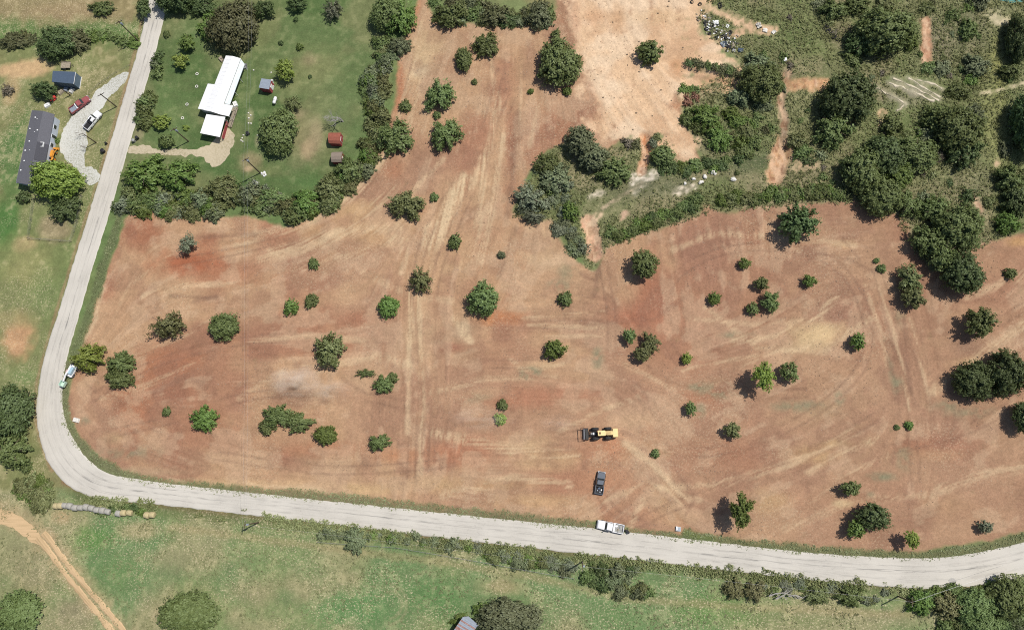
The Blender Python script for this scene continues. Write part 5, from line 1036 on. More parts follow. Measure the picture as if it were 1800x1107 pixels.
# rusty barn cut by the lower edge
bp = W2([(814,1083),(839,1099.5),(812,1142),(786,1124)], 3.2); cx, cy = np.mean(np.array(bp), 0); bn = empty('barn', (cx, cy, 0)); tag(bn, 'old barn with striped rusty and galvanised roof at the bottom edge', 'barn')
loc_obj(bn, wall_mb(shrink(bp, .3), 3.0), 'wall', M_WOOD); gr = random.Random(4)
for k in range(18):
    t0, t1 = k/18, (k+.94)/18; q = [along(bp[0], bp[3], t0), along(bp[1], bp[2], t0), along(bp[1], bp[2], t1), along(bp[0], bp[3], t1)]; hgt = lambda s: 3.1+.5*(1-abs(s-.0))
    loc_obj(bn, MB().prism(q, [3.5, 3.05, 3.05, 3.5], [3.55+.02*(k % 2), 3.1+.02*(k % 2), 3.1+.02*(k % 2), 3.55+.02*(k % 2)]), 'roof_panel', [M_GALV, M_RUST, M_RUST, M_GALV, M_RUST, M_RUST][k % 6] if gr.random() > .15 else M_GALV)
lf = W2([(814,1083),(824,1082),(842,1098),(839,1099.5)], 2.6); loc_obj(bn, MB().prism(lf, 2.9, 2.97), 'eave_sheet', M_GALV)

# ------------------------------------------------------------------ vehicles
def rrect(x0, x1, hw, z, r=.25, n=4, fx=1.0):
    """rounded outline seen from above; fx narrows the front"""
    pts = []
    for cx, cy, a0 in ((x1-r, hw*fx-r, 0), (x0+r, hw-r, 90), (x0+r, -hw+r, 180), (x1-r, -hw*fx+r, 270)):
        for k in range(n+1): t = math.radians(a0+90*k/n); pts.append((cx+r*math.cos(t), cy+r*math.sin(t), z))
    return pts
def wheel(root, x, y, r, wd, name='wheel', rimm=None):
    w_ = MB(); n = 14
    ring = lambda yy, rr: [(x+rr*math.cos(2*math.pi*k/n), yy, r+rr*math.sin(2*math.pi*k/n)) for k in range(n)]
    w_.loft([ring(y-wd/2, r*.86), ring(y-wd/2+.04, r), ring(y+wd/2-.04, r), ring(y+wd/2, r*.86)]); o = w_.build(name, M_RUBBER, root)
    MB().loft([ring(y-wd/2-.015, r*.55), ring(y+wd/2+.015, r*.55)]).build('rim', rimm or M_STEEL, o); return o
def pickup(nose, tail, wid, paint, label, bedm, cab=(.02, .42), cap=None, hbed=1.05, roofm=None):
    n3 = np.array(P(*nose, .8)); t3 = np.array(P(*tail, .8)); c = (n3+t3)/2; d = n3-t3; L = float(np.hypot(*d)); rz = math.atan2(d[1], d[0])
    e = empty('pickup_truck', (c[0], c[1], zg(*c)), rz); tag(e, label, 'pickup truck'); h = L/2; w_ = wid/2
    cb = -.10*L                                             # back of the cab
    MB().loft([rrect(cb, h-.06, w_-.06, .38, .3, 4, .94), rrect(cb, h, w_, .62, .35, 4, .93), rrect(cb, h-.04, w_, .88, .4, 4, .92), rrect(cb, h-.22, w_-.07, 1.06, .42, 4, .90)]).build('body', paint, e, False)
    MB().prism([(x, y) for x, y, z in rrect(.20*L, h-.34, w_-.22, 0, .3, 4, .9)], 1.06, 1.10).build('hood', paint, e)
    r0, r1 = cb+.12, .13*L
    MB().loft([rrect(cb+.02, .205*L, w_-.06, 1.05, .2), rrect(r0, r1, w_-.24, 1.62, .2), rrect(r0+.06, r1-.08, w_-.32, 1.70, .18)]).build('cab', roofm or paint, e)
    MB().add([(.207*L, -w_+.16, 1.11), (.207*L, w_-.16, 1.11), (r1+.02, w_-.34, 1.60), (r1+.02, -w_+.34, 1.60), (.20*L, -w_+.16, 1.07), (.20*L, w_-.16, 1.07), (r1-.03, w_-.34, 1.57), (r1-.03, -w_+.34, 1.57)], [(0, 1, 2, 3), (7, 6, 5, 4), (0, 4, 5, 1), (1, 5, 6, 2), (2, 6, 7, 3), (3, 7, 4, 0)]).build('windshield', M_GLASS, e)
    MB().box((cb+.055, 0, 1.34), (.05, 2*w_-.62, .40), 0, 0, 1.0, -.17).build('rear_window', M_GLASS, e)
    for s in (-1, 1):
        MB().box((.05*L, s*(w_-.115), 1.33), (.20*L, .03, .36), 0).build('side_window', M_GLASS, e)
        MB().box((h-.10, s*(w_-.30), .80), (.16, .36, .18)).build('headlight', M_WHITE, e)
        MB().box((-h+.03, s*(w_-.12), .85), (.08, .14, .34)).build('tail_light', M_RED, e)
        m_ = MB().box((.17*L, s*(w_+.13), 1.12), (.12, .26, .18)).build('mirror', M_BLACK, e)
        MB().box(((cb-h)/2, s*(w_-.07), .78), (abs(-h-cb), .14, .62)).build('bed_side', paint, e)
        for x in (.31*L, -.30*L): wheel(e, x, s*(w_-.10), .38, .26)
    bd = MB().box(((cb-h)/2, 0, .66), (abs(-h-cb)-.1, 2*w_-.28, .10)).build('bed_floor', bedm, e)
    MB().box((-h+.05, 0, .78), (.10, 2*w_-.28, .58)).build('tailgate', paint, e); MB().box((-h-.06, 0, .52), (.16, 2*w_-.1, .2)).build('rear_bumper', M_STEEL, e)
    MB().box((h+.03, 0, .55), (.14, 2*w_-.25, .24)).build('front_bumper', M_STEEL, e)
    MB().box((cb-.25, 0, .98), (.42, 2*w_-.32, .34)).build('toolbox', cap or M_BLACK, e)
    return e, L, cb, h, w_
M_BLKPAINT = mat('dark_truck_paint', (0.24, 0.26, 0.28), 0.26, 0.75, .06, 2, .5, 0, None, .6)
M_WHTPAINT = mat('white_truck_paint', (0.78, 0.78, 0.78), .35, 0, .03, 2, .5, 0, None, .4)
M_REDPAINT = mat('faded_red_paint', (0.30, 0.085, 0.085), .5, .05, .2, 2, .4)
M_CARGO = mat('grey_cargo', (0.30, 0.30, 0.28), .8, 0, .3, 5)
e, L, cb, h, w_ = pickup((1058,829), (1052.5,868), 1.95, M_BLKPAINT, 'dark grey pickup truck parked on the bare field above the road', M_BLACK)
gq = random.Random(8)
for k, (x, y, s, m_) in enumerate(((-.55, .4, .35, M_GALV), (-.6, -.35, .3, M_WHITE), (-1.2, .1, .5, M_BLUEROOF), (-1.5, -.45, .34, M_WHITE), (-1.7, .4, .3, M_GALV), (-2.0, -.2, .3, M_GALV))):
    o = MB().box((0, 0, s*.3), (s*1.1, s*.8, s*.6), .4*k, taper=.9).build('cargo_box', m_); x0 = e.location.x+math.cos(e.rotation_euler.z)*x-math.sin(e.rotation_euler.z)*y; y0 = e.location.y+math.sin(e.rotation_euler.z)*x+math.cos(e.rotation_euler.z)*y
    o.location = (x0, y0, e.location.z+.71); tag(o, 'box of gear lying in the bed of the dark grey pickup', 'box', 'gear in the dark pickup bed')
e, L, cb, h, w_ = pickup((1050,920.5), (1096,930), 2.05, M_WHTPAINT, 'white pickup truck parked on the verge beside the road', M_CARGO, cap=M_WHITE)
MB().box((-h-.5, .1, .5), (.9, .12, .12), .15).build('hitch_bar', M_BLACK, e); MB().box((-h-1.0, .3, .6), (.5, 1.0, .3), .9).build('hitch_rack', M_BLACK, e)
for k, (x, y, s, m_) in enumerate(((-.9, .3, .5, M_CARGO), (-1.3, -.4, .5, M_WHITE), (-1.8, .3, .4, M_WOOD), (-2.1, -.2, .35, M_STEEL))):
    o = MB().box((0, 0, s*.3), (s*1.2, s*.8, s*.6), .5*k, taper=.9).build('cargo_box', m_); x0 = e.location.x+math.cos(e.rotation_euler.z)*x-math.sin(e.rotation_euler.z)*y; y0 = e.location.y+math.sin(e.rotation_euler.z)*x+math.cos(e.rotation_euler.z)*y
    o.location = (x0, y0, e.location.z+.71); tag(o, 'box of gear lying in the bed of the white pickup', 'box', 'gear in the white pickup bed')
pickup((156,172), (123.5,196), 2.0, M_REDPAINT, 'faded red pickup truck with pale tail parked on the white gravel drive', M_GALV, cap=M_WHITE)
e, L, cb, h, w_ = pickup((175,197), (150,226), 2.1, M_WHTPAINT, 'white pickup truck with black bed below the red one on the gravel drive', M_BLACK)
MB().box((.0, .1, 1.72), (.9, .5, .06), .2).build('roof_rack', M_BLACK, e)

# yellow land clearing machine: push bar and drum head at the left, cab, hood, counterweight
lx, ly, lz = G(1054, 762); ld = empty('mulching_machine', (lx, ly, lz), math.pi+.03); tag(ld, 'yellow wheeled mulching machine clearing the red field', 'work machine')
M_YEL = mat('machine_yellow', (0.80, 0.60, 0.28), .5, 0, .08, 2, .4); M_IRON = mat('black_iron', (0.05, 0.048, 0.045), .6, .4, .3, 4)
s7 = 1/7.35
def lm(px): return -(px-1054)*s7                      # machine x (forward = picture left)
MB().loft([rrect(lm(1084.5), lm(1075), 1.0, 1.1, .15), rrect(lm(1084.5), lm(1075), 1.03, 1.5, .15), rrect(lm(1084), lm(1075.4), 1.0, 2.05, .2), rrect(lm(1083.4), lm(1076), .9, 2.2, .2)]).build('counterweight', M_YEL, ld)
MB().loft([rrect(lm(1076), lm(1062), .45, 1.0, .1), rrect(lm(1076), lm(1062), .47, 1.9, .12), rrect(lm(1076), lm(1062.5), .40, 2.1, .12)]).build('hood', M_YEL, ld)
MB().box((lm(1069), 0, 2.11), (1.2, .5, .03)).build('hood_grille', mat('grille_tan', (.50, .36, .16), .6), ld)
cb_ = MB().loft([rrect(lm(1063), lm(1051), .56, 1.2, .1), rrect(lm(1063), lm(1051), .58, 2.7, .1)]).build('cab', M_IRON, ld)
for s in (-1, 1): MB().box((lm(1057), s*.585, 2.2), (1.1, .02, .7)).build('window', M_GLASS, cb_)
MB().box((lm(1050.85), 0, 2.2), (.02, .9, .8)).build('window', M_GLASS, cb_)
MB().loft([rrect(lm(1063.4), lm(1050.6), .60, 2.7, .14), rrect(lm(1063.2), lm(1050.8), .58, 2.85, .14)]).build('cab_roof', M_YEL, ld)
MB().box((lm(1054), 0, 2.86), (.42, .5, .06)).build('roof_hatch', mat('hatch_brown', (.16, .09, .05), .5), ld)
for x in (1046.5, 1068):
    for s in (-1, 1): wheel(ld, lm(x), s*1.06, .86, .62, 'wheel', M_YEL)
MB().box((lm(1056), 0, .95), (3.6, .7, .5)).build('chassis', M_IRON, ld)
MB().box((lm(1046.5), 0, .86), (.3, 1.7, .3)).build('front_axle', M_IRON, ld); MB().box((lm(1068), 0, .86), (.3, 1.7, .3)).build('rear_axle', M_IRON, ld)
for s in (-1, 1):
    MB().path([(lm(1049), s*.42, 1.5), (lm(1042), s*.45, 1.25), (lm(1034), s*.5, .7)], [.13, .12, .11], 6).build('lift_arm', M_IRON, ld)
    MB().tube((lm(1047), s*.2, 1.6), (lm(1039), s*.22, 1.0), .07).build('hydraulic_ram', M_STEEL, ld)
MB().box((lm(1043.5), 0, 1.45), (.35, .5, .14)).build('frame_plate', M_WHTPAINT, ld); MB().box((lm(1040), 0, 1.25), (.3, .4, .2)).build('frame_plate', M_CARGO, ld)
hd = MB().box((lm(1032.5), 0, .75), (.75, 2.75, .9), taper=.9).build('mulcher_head', M_IRON, ld)
g_ = MB(); n = 12; rg = lambda y, r: [(lm(1028.6)+r*math.cos(2*math.pi*k/n), y, .5+r*math.sin(2*math.pi*k/n)) for k in range(n)]
g_.loft([rg(-1.2, .36), rg(1.2, .36)]); g_.build('mulcher_drum', M_STEEL, hd)
pb = MB(); 
for s in (-1, 1): pb.path([(lm(1033), s*1.3, 1.1), (lm(1027), s*1.3, 1.45), (lm(1022.5), s*1.3, 1.5)], .07, 6)
pb.tube((lm(1022.5), -1.36, 1.5), (lm(1022.5), 1.36, 1.5), .09); pb.build('push_bar', mat('rust_brown_steel', (.13, .07, .05), .7, .2), ld)
MB().tube((lm(1066), .3, 2.0), (lm(1066), .3, 2.5), .06).build('exhaust', M_IRON, ld)

# boom machine at the road edge
bx, by, bz = G(127, 656); p0 = np.array(P(134, 643)); p1 = np.array(P(114, 678)); dv = p1-p0; bm_ = empty('boom_lift', (bx, by, bz), math.atan2(dv[1], dv[0])); tag(bm_, 'white and blue boom machine with pale green basket parked at the road edge', 'work machine')
M_LBLUE = mat('light_blue_paint', (.36, .50, .58), .5, 0, .1, 2); M_MINT = mat('mint_green_paint', (.50, .66, .55), .5, 0, .1, 2); M_PINK = mat('faded_pink_paint', (.55, .36, .34), .6, 0, .1, 2)
MB().loft([rrect(-2.0, .9, .95, .5, .2), rrect(-2.0, .9, .98, 1.0, .2), rrect(-1.9, .7, .85, 1.15, .2)]).build('chassis', M_WHTPAINT, bm_)
MB().loft([rrect(-1.7, .3, .42, 1.15, .12), rrect(-1.6, .1, .36, 1.9, .12)]).build('engine_cover', M_LBLUE, bm_).location = (0, .5, 0)
MB().box((-.2, -.55, 1.35), (.8, .55, .45), taper=.9).build('control_box', M_PINK, bm_)
MB().path([(-1.7, -.05, 1.6), (.6, -.05, 2.0), (2.4, -.05, 1.5)], [.24, .22, .18], 6).build('boom', M_WHTPAINT, bm_)
bk = MB(); bk.box((3.0, -.05, .75), (1.35, 1.3, .12)); 
bk.build('basket_floor', M_MINT, bm_)
for x, y, sx, sy in ((2.36, -.05, .08, 1.3), (3.64, -.05, .08, 1.3), (3.0, .58, 1.2, .08), (3.0, -.68, 1.2, .08)): MB().box((x, y, 1.2), (sx, sy, .78)).build('basket_side', M_MINT, bm_)
for x in (-1.4, .3):
    for s in (-1, 1): wheel(bm_, x, s*.92, .42, .3)
MB().box((-2.15, 0, .7), (.18, 1.8, .3)).build('bumper', M_BLACK, bm_); MB().tube((2.3, -.9, .9), (-.4, -1.2, .8), .05).build('side_bar', M_WOOD, bm_)

# orange tractor and red mower by the grey house, trailer, tank
ox, oy, oz = G(95, 277); ot = empty('tractor', (ox, oy, oz), 1.4); tag(ot, 'orange loader tractor parked against the grey house', 'tractor')
M_ORG = mat('tractor_orange', (.62, .26, .03), .5, 0, .12, 2, .4)
MB().loft([rrect(-.2, 1.6, .38, .7, .12), rrect(-.2, 1.6, .4, 1.3, .12), rrect(-.2, 1.5, .32, 1.42, .12)]).build('hood', M_ORG, ot); MB().box((-.7, 0, .9), (1.0, .9, .4)).build('seat_deck', M_ORG, ot); MB().box((-.75, 0, 1.25), (.45, .5, .5), taper=.8).build('seat', M_BLACK, ot)
for s in (-1, 1):
    wheel(ot, -.8, s*.75, .62, .36, 'wheel', M_ORG); wheel(ot, 1.2, s*.62, .36, .24, 'wheel', M_ORG); MB().path([(-.1, s*.55, 1.2), (1.2, s*.58, 1.15), (2.2, s*.58, .5)], .09, 6).build('loader_arm', M_ORG, ot); MB().box((-.8, s*.75, 1.34), (.9, .42, .08)).build('fender', M_ORG, ot)
MB().loft([[(2.1, -.9, .1), (2.1, .9, .1), (2.1, .9, .8), (2.1, -.9, .8)], [(2.8, -.9, .1), (2.8, .9, .1), (2.3, .9, .8), (2.3, -.9, .8)]]).build('bucket', M_ORG, ot)
ox, oy, oz = G(95, 175); rm = empty('mower', (ox, oy, oz), .6); tag(rm, 'small bright red riding mower beside the dark tree behind the grey house', 'mower')
M_BRED = mat('bright_red', (.58, .05, .05), .4, 0, .08, 2, .5); MB().loft([rrect(0, .9, .36, .35, .15), rrect(0, .9, .38, .8, .15), rrect(.05, .8, .3, .92, .15)]).build('hood', M_BRED, rm); MB().box((-.45, 0, .5), (.9, .8, .25), taper=.92).build('fender', M_BRED, rm); MB().box((-.4, 0, .78), (.4, .42, .35), taper=.8).build('seat', M_BLACK, rm)
for x, r in ((-.5, .26), (.65, .2)):
    for s in (-1, 1): wheel(rm, x, s*.42, r, .2)
MB().box((.1, 0, .22), (.7, 1.1, .14)).build('mower_deck', M_BRED, rm)
ox, oy, oz = G(118, 117); tr = empty('trailer', (ox, oy, oz), -.02); tag(tr, 'weathered grey utility trailer above the blue-grey shed', 'trailer')
for k in range(6): MB().box((0, -.75+.3*k, .62), (2.7, .28, .06)).build('deck_plank', M_WOOD, tr)
MB().box((0, 0, .52), (2.6, 1.7, .12)).build('frame', M_IRON, tr); MB().tube((1.3, .5, .5), (2.2, 0, .5), .05).tube((1.3, -.5, .5), (2.2, 0, .5), .05).build('drawbar', M_IRON, tr)
for s in (-1, 1): wheel(tr, -.2, s*1.0, .34, .22); MB().box((-.2, s*1.0, .74), (.9, .28, .05)).build('fender', M_IRON, tr); MB().box((0, s*.9, .78), (2.7, .06, .2)).build('side_rail', M_WOOD, tr)
ox, oy, oz = G(485, 179); tk = empty('propane_tank', (ox, oy, oz), 1.35); tag(tk, 'white propane tank on the lawn below the small grey shed', 'tank')
rg = lambda x, r: [(x, r*math.cos(2*math.pi*k/12), .8+r*math.sin(2*math.pi*k/12)) for k in range(12)]
MB().loft([rg(-1.0, .12), rg(-.95, .3), rg(-.75, .42), rg(.75, .42), rg(.95, .3), rg(1.0, .12)]).build('vessel', M_WHITE, tk, True); MB().tube((0, 0, 1.18), (0, 0, 1.36), .18).build('valve_dome', M_WHITE, tk)
for x in (-.6, .6): MB().box((x, 0, .2), (.12, .6, .5)).build('leg', M_CONC, tk)
# hay bales
M_HAY = mat('wrapped_hay', A(186, 182, 172), .9, 0, .14, 5, .1, .3); M_HAY2 = mat('yellow_hay', A(206, 190, 146), .95, 0, .2, 6, .1, .4)
BALE = [(99,889,1),(106,888.5,1),(113,888,0),(122,889,0),(131.5,892,0),(141,892,0),(150.5,891,0),(160,893,0),(170,896,0),(180,897,0),(189,899,0),(208,902,0),(217,901,1),(227,901,1),(258,905,1),(267,904.5,1)]
for k, (px, py, t) in enumerate(BALE):
    x, y = P(px, py, .7); rr = .72+.06*math.sin(k*2.3); rz = -.12+.1*math.sin(k*1.7)
    b_ = MB(); n = 14; rg = lambda xx, r: [(xx, r*math.cos(2*math.pi*i/n)*(1+.03*math.sin(3*i+k)), rr*.94+r*math.sin(2*math.pi*i/n)) for i in range(n)]
    b_.loft([rg(-.64, rr*.6), rg(-.60, rr*.9), rg(-.46, rr), rg(.46, rr), rg(.60, rr*.9), rg(.64, rr*.6)]); o = b_.build('hay_bale', M_HAY2 if t else M_HAY, None, True); o.location = (x, y, zg(x, y)); o.rotation_euler = (0, 0, rz)
    pos = 'first two yellow bales at the left end' if k < 2 else None
    lb = ['yellowish round hay bale at the left end of the long row by the road', 'second, yellowish round hay bale from the left end of the row'][k] if k < 2 else (f'grey wrapped round hay bale, {["third","fourth","fifth","sixth","seventh","eighth","ninth","tenth","eleventh"][k-2]} from the left end of the row' if k < 11 else ['grey round hay bale next to the shrub, left of the yellow pair', 'left bale of the yellow pair right of the shrub', 'right bale of the yellow pair right of the shrub', 'left bale of the last small pair at the right end', 'rightmost round hay bale lying alone at the row end'][k-11])
    tag(o, lb, 'hay bale', 'round hay bales by the road')
# ------------------------------------------------------------------ poles and wires
POLES = [((243,72),9.3,'power pole beside the upper road opposite the lawn'),((205,188),7.2,'power pole between the gravel drive and the road'),((331.6,249),7.8,'power pole on the lawn left of the carport'),((457.6,304.3),9.2,'power pole with white stones at its foot on the lower lawn'),((454,918),8.0,'power pole in the roadside ditch right of the hay bales'),((1024,987),9.0,'power pole in the roadside thicket below the white pickup'),((1579,1047.6),7.5,'power pole with wires below the lower right road bend'),((169,251),5.0,'short pole beside the bare shrubs at the gravel drive'),((124,168),3.4,'short post beside the blue-grey shed')]
TOPS = []
for (px, py), hh, lb in POLES:
    x, y, z = G(px, py); e = empty('power_pole', (x, y, z)); tag(e, lb, 'pole', 'wooden poles')
    MB().tube((0, 0, -.3), (0, 0, hh), .17, .11, 8).build('shaft', M_POLE, e)
    if hh > 6:
        a_ = .5 if py < 600 else 1.5; ux, uy = math.cos(a_), math.sin(a_)
        MB().box((0, 0, hh-.35), (1.9, .12, .14), a_).build('crossarm', M_POLE, e)
        for s in (-.85, 0, .85): MB().tube((ux*s, uy*s, hh-.28), (ux*s, uy*s, hh-.06), .06, .05, 6).build('insulator', M_CONC, e)
        if hh > 7.5: MB().tube((.28, 0, hh-1.6), (.28, 0, hh-.8), .22, .22, 8).build('transformer', M_GALV, e)
    TOPS.append((x, y, z+hh-.05))
M_WIRE = mat('aluminium_wire', (.50, .50, .50), .5, .4, .05, 2)
def wire(a_, b_, off, label, sag=.9, r=.009):
    n = 14; pts = [(a_[0]+(b_[0]-a_[0])*t+off, a_[1]+(b_[1]-a_[1])*t+off*.3, a_[2]+(b_[2]-a_[2])*t-sag*4*t*(1-t)) for t in np.arange(n+1)/n]
    tag(MB().path(pts, r, 4).build('power_wire', M_WIRE), label, 'wire', 'overhead wires')
xt, yt = P(440, -40, 9)
for k, o_ in enumerate((-.4, .4)):
    sd = ['left', 'right'][k]
    wire((xt, yt, 9.0), TOPS[3], o_, f'{sd} strand of the wires running from the top edge down the lawn')
    wire(TOPS[3], TOPS[4], o_, f'{sd} strand of the wires crossing the left field')
wire(TOPS[4], TOPS[5], 0, 'wire along the roadside ditch below the middle of the road', 1.4); wire(TOPS[5], TOPS[6], 0, 'wire from the roadside thicket to the lower right pole', 1.6)
xr, yr = P(1830, 985, 8)
for k, o_ in enumerate((-.4, .4)): wire(TOPS[6], (xr, yr, 8), o_, ['upper', 'lower'][k]+' strand of the wires leaving the lower right pole across the road')
# ------------------------------------------------------------------ small things
def rock(px, py, r, label, group, m=None, cat='rock', name='rock', seed=0, hgt=.7):
    x, y, z = G(px, py); o = MB().blob((0, 0, r*hgt*.5), (r, r*.8, r*hgt), seed, .25, 8).build(name, m or M_STONE); o.location = (x, y, z); o.rotation_euler = (0, 0, seed); return tag(o, label, cat, group)
for k, (px, py, r) in enumerate(((1253,303,.62),(1239,311,.60),(1219,315,.50),(1231,321,.55),(1204,323,.42),(1289,316,.68),(1257,306,.4),(1235,320,.35))): rock(px, py, r, ['long white boulder at the top of the boulder scatter on the gully floor', 'flat white boulder, second in the scatter on the gully floor', 'upright white boulder in the middle of the gully scatter', 'cracked white boulder at the lower side of the gully scatter', 'small dull boulder at the left end of the gully scatter', 'biggest white boulder lying alone right of the gully scatter', 'small white chip beside the long top boulder of the gully', 'small white chip beside the cracked boulder of the gully'][k], 'white boulders on the gully floor', None, 'boulder', 'boulder', k+1)
for k in range(9):
    a_ = k*.7; rock(464+(4.2 if k % 2 else 2.4)*math.cos(a_), 306+(3.6 if k % 3 else 1.5)*math.sin(a_), .28, 'white stone in the ring at the foot of the lawn power pole', 'white stones round the pole', M_WHITE if k % 3 else M_STONE, 'stone', 'stone', k)
for k, (px, py) in enumerate(((437,199),(441,203),(437.5,208),(437,217),(441.5,217.5),(428,238),(426,243),(424,247),(427,249),(434,236),(453,238),(446,124),(477,128))): rock(px, py, .24, 'small white stone in the scattered line on the lawn right of the house', 'lawn stones', None, 'stone', 'stone', k+20)
# tyre planters, bins, barrel
def ring_mesh(R, r, n=14, m=7):
    mb = MB(); vs = [((R+r*math.cos(2*math.pi*j/m))*math.cos(2*math.pi*i/n), (R+r*math.cos(2*math.pi*j/m))*math.sin(2*math.pi*i/n), r+r*math.sin(2*math.pi*j/m)) for i in range(n) for j in range(m)]
    return mb.add(vs, [(i*m+j, ((i+1) % n)*m+j, ((i+1) % n)*m+(j+1) % m, i*m+(j+1) % m) for i in range(n) for j in range(m)])
TY = ring_mesh(.42, .14); ty_w = ring_mesh(.34, .10).mesh('planter', M_STONE, True); ty_b = TY.mesh('tyre', M_RUBBER, True)
for k, (px, py) in enumerate(((346.6,130.5),(346,152.5),(329,184),(321,208))):
    x, y, z = G(px, py); o = link(bpy.data.objects.new('tyre_planter', ty_w)); o.location = (x, y, z); tag(o, ['top', 'second', 'third', 'lowest'][k]+' white tyre planter in the column on the lawn left of the house', 'planter', 'white tyre planters')
def bin_(px, py, label, r=.42, h=1.0, m=None):
    x, y, z = G(px, py); e = empty('bin', (x, y, z), .4); tag(e, label, 'bin'); MB().tube((0, 0, 0), (0, 0, h), r*.8, r, 12).build('body', m or M_BLACK, e); MB().tube((0, 0, h), (0, 0, h+.12), r*1.05, r*.7, 12).build('lid', m or M_BLACK, e)
bin_(183, 267, 'round black bin on the grass between the gravel drive and road', .55); bin_(243, 244, 'upper black bin at the road end of the house drive'); bin_(237, 249, 'lower grey bin at the road end of the house drive', .42, 1.0, M_CARGO); bin_(188, 253, 'small dark bin above the round black one', .3, .7); bin_(437, 236, 'black barrel on the lawn right of the house', .45, .9)
# fallen dead branches, bare tree, bare shrubs
def bare(px, py, hgt, label, m, name, cat, seed, spread=.75, r0=.16, depth=4, lean=(0, 0)):
    g = random.Random(seed); x, y, z = G(px, py); mb = MB(); tw = MB()
    def grow(p, d, l, r, dep):
        q = p+d*l; (mb if dep > 2 else tw).path([p, p+d*l*.5+Vector((g.uniform(-.1, .1), g.uniform(-.1, .1), 0))*l, q], [r, r*.8, r*.6], 5)
        if dep == 0: return
        for _ in range(3 if dep > 1 else 2):
            v = (d+Vector((g.gauss(0, 1), g.gauss(0, 1), g.uniform(-.1, .6)))*spread).normalized(); grow(q if g.random() > .35 else p+d*l*.65, v, l*g.uniform(.6, .85), r*.58, dep-1)
    e = empty(name, (x, y, z)); tag(e, label, cat); grow(Vector((0, 0, -.1)), Vector((lean[0], lean[1], 1)).normalized(), hgt*.32, r0, depth)
    mb.build('trunk', m, e); tw.build('branches', m, e); return e
bare(603, 214, 7.5, 'grey leafless tree on the lawn above the red barn shed', M_DEAD, 'bare_tree', 'tree', 5, .85, .2, 5, (-.35, .1))
bare(150, 238, 4.0, 'bare scrubby shrub on the gravel beside the white pickup', M_BARK, 'bare_shrub', 'shrub', 6, .9, .08, 4, (-.4, 0)); bare(155, 262, 3.0, 'bare dark shrub lower down beside the gravel drive', M_BARK, 'bare_shrub', 'shrub', 7, .9, .07, 4)
bare(126, 203, 2.4, 'small leafy twig shrub between the two trucks on the gravel', M_BARK, 'bare_shrub', 'shrub', 9, .9, .05, 4)
for k, (pts, lb) in enumerate((([(1350,1046),(1362,1041),(1376,1040),(1390,1044)], 'longest grey fallen branch beside the yellow-green trees'), ([(1362,1051),(1374,1045),(1384,1038)], 'forked grey fallen branch crossing the longest one'), ([(1384,1046),(1396,1044),(1408,1049)], 'right hand grey fallen branch under the wires'))):
    mb = MB(); Q = [(*P(a_, b_), 0) for a_, b_ in pts]; Q = [(x, y, zg(x, y)+.9+.1*i) for i, (x, y, _) in enumerate(Q)]; mb.path(Q, [.16, .13, .10, .06][:len(Q)], 6)
    for i in range(1, len(Q)): mb.path([Q[i], (Q[i][0]+1.0, Q[i][1]+.7*(-1)**i, Q[i][2]+.3)], [.08, .03], 5); mb.path([Q[i-1], (Q[i-1][0]+.8, Q[i-1][1]-.9*(-1)**i, Q[i-1][2]+.2)], [.07, .03], 5)
    tag(mb.build('fallen_branch', M_DEAD), lb, 'branch', 'grey fallen branches')
# dump at the top of the slope: tyres, sheets, bags
for k, (px, py) in enumerate(((1216,4),(1230,8),(1266,13),(1265,9),(1239,40),(1242,52),(1270,62),(1276,68),(1247,60),(1258,68),(1281,80),(1252,46),(1262,56),(1284,58),(1449,51),(1455,55),(1460,60),(1466,66),(1472,70),(1453,47),(1458,53))):
    x, y, z = G(px, py); o = link(bpy.data.objects.new('tyre', ty_b)); o.location = (x, y, z+.05*(k % 3)); o.rotation_euler = (.5*math.sin(k*1.9), .5*math.cos(k*2.7), k); s = .9+.25*math.sin(k*3.1); o.scale = (s, s, s)
    tag(o, 'old black tyre in the rubbish dump at the top of the bare slope' if k < 14 else 'old black tyre in the pile left of the large spreading scrub tree', 'tyre', 'dumped tyres')
DUMP = [(1258,41,.9,M_WHITE,'crumpled white sheet at the upper side of the rubbish dump'),(1278,47,.6,M_WHITE,'white panel lying right of the crumpled sheet in the dump'),(1272,79,.9,M_GALV,'grey-blue metal sheet at the lower end of the rubbish dump'),(1302,89,.8,M_BLUEROOF,'dark blue-grey tarp lump right of the rubbish dump'),(1244,50,.5,M_WHITE,'white scrap at the left side of the rubbish dump'),(1334,46,.9,M_STONE,'pale rubble lump above the weeds right of the dump'),(1345,54,.7,M_STONE,'pale rubble lump further right above the weeds'),(1360,57,.6,M_STONE,'smallest pale rubble lump at the end of the washed line'),(1379,107,.55,M_WHITE,'white square appliance dumped beside the scrub path'),(1290,90,.5,M_CONC,'grey scrap between the metal sheet and the tarp lump')]
for k, (px, py, s, m_, lb) in enumerate(DUMP):
    x, y, z = G(px, py); mb = MB(); gq = random.Random(k)
    if 'appliance' in lb: mb.box((0, 0, .35), (.8, .8, .7)).box((0, 0, .71), (.55, .55, .05))
    else:
        n = 5; vs = [((i-2)*s*.4+gq.uniform(-.1, .1)*s, (j-2)*s*.35+gq.uniform(-.1, .1)*s, .1+abs(gq.gauss(0, .28))*s) for i in range(n) for j in range(n)]; vs += [(a_, b_, c_-.08) for a_, b_, c_ in vs]
        fs = [(i*n+j, (i+1)*n+j, (i+1)*n+j+1, i*n+j+1) for i in range(n-1) for j in range(n-1)]; mb.add(vs, fs+[tuple(25+q for q in f[::-1]) for f in fs])
    o = mb.build('rubbish', m_); o.location = (x, y, z); o.rotation_euler = (0, 0, k); tag(o, lb, 'rubbish', 'dumped rubbish')
gq = random.Random(41); mb = [MB(), MB(), MB()]
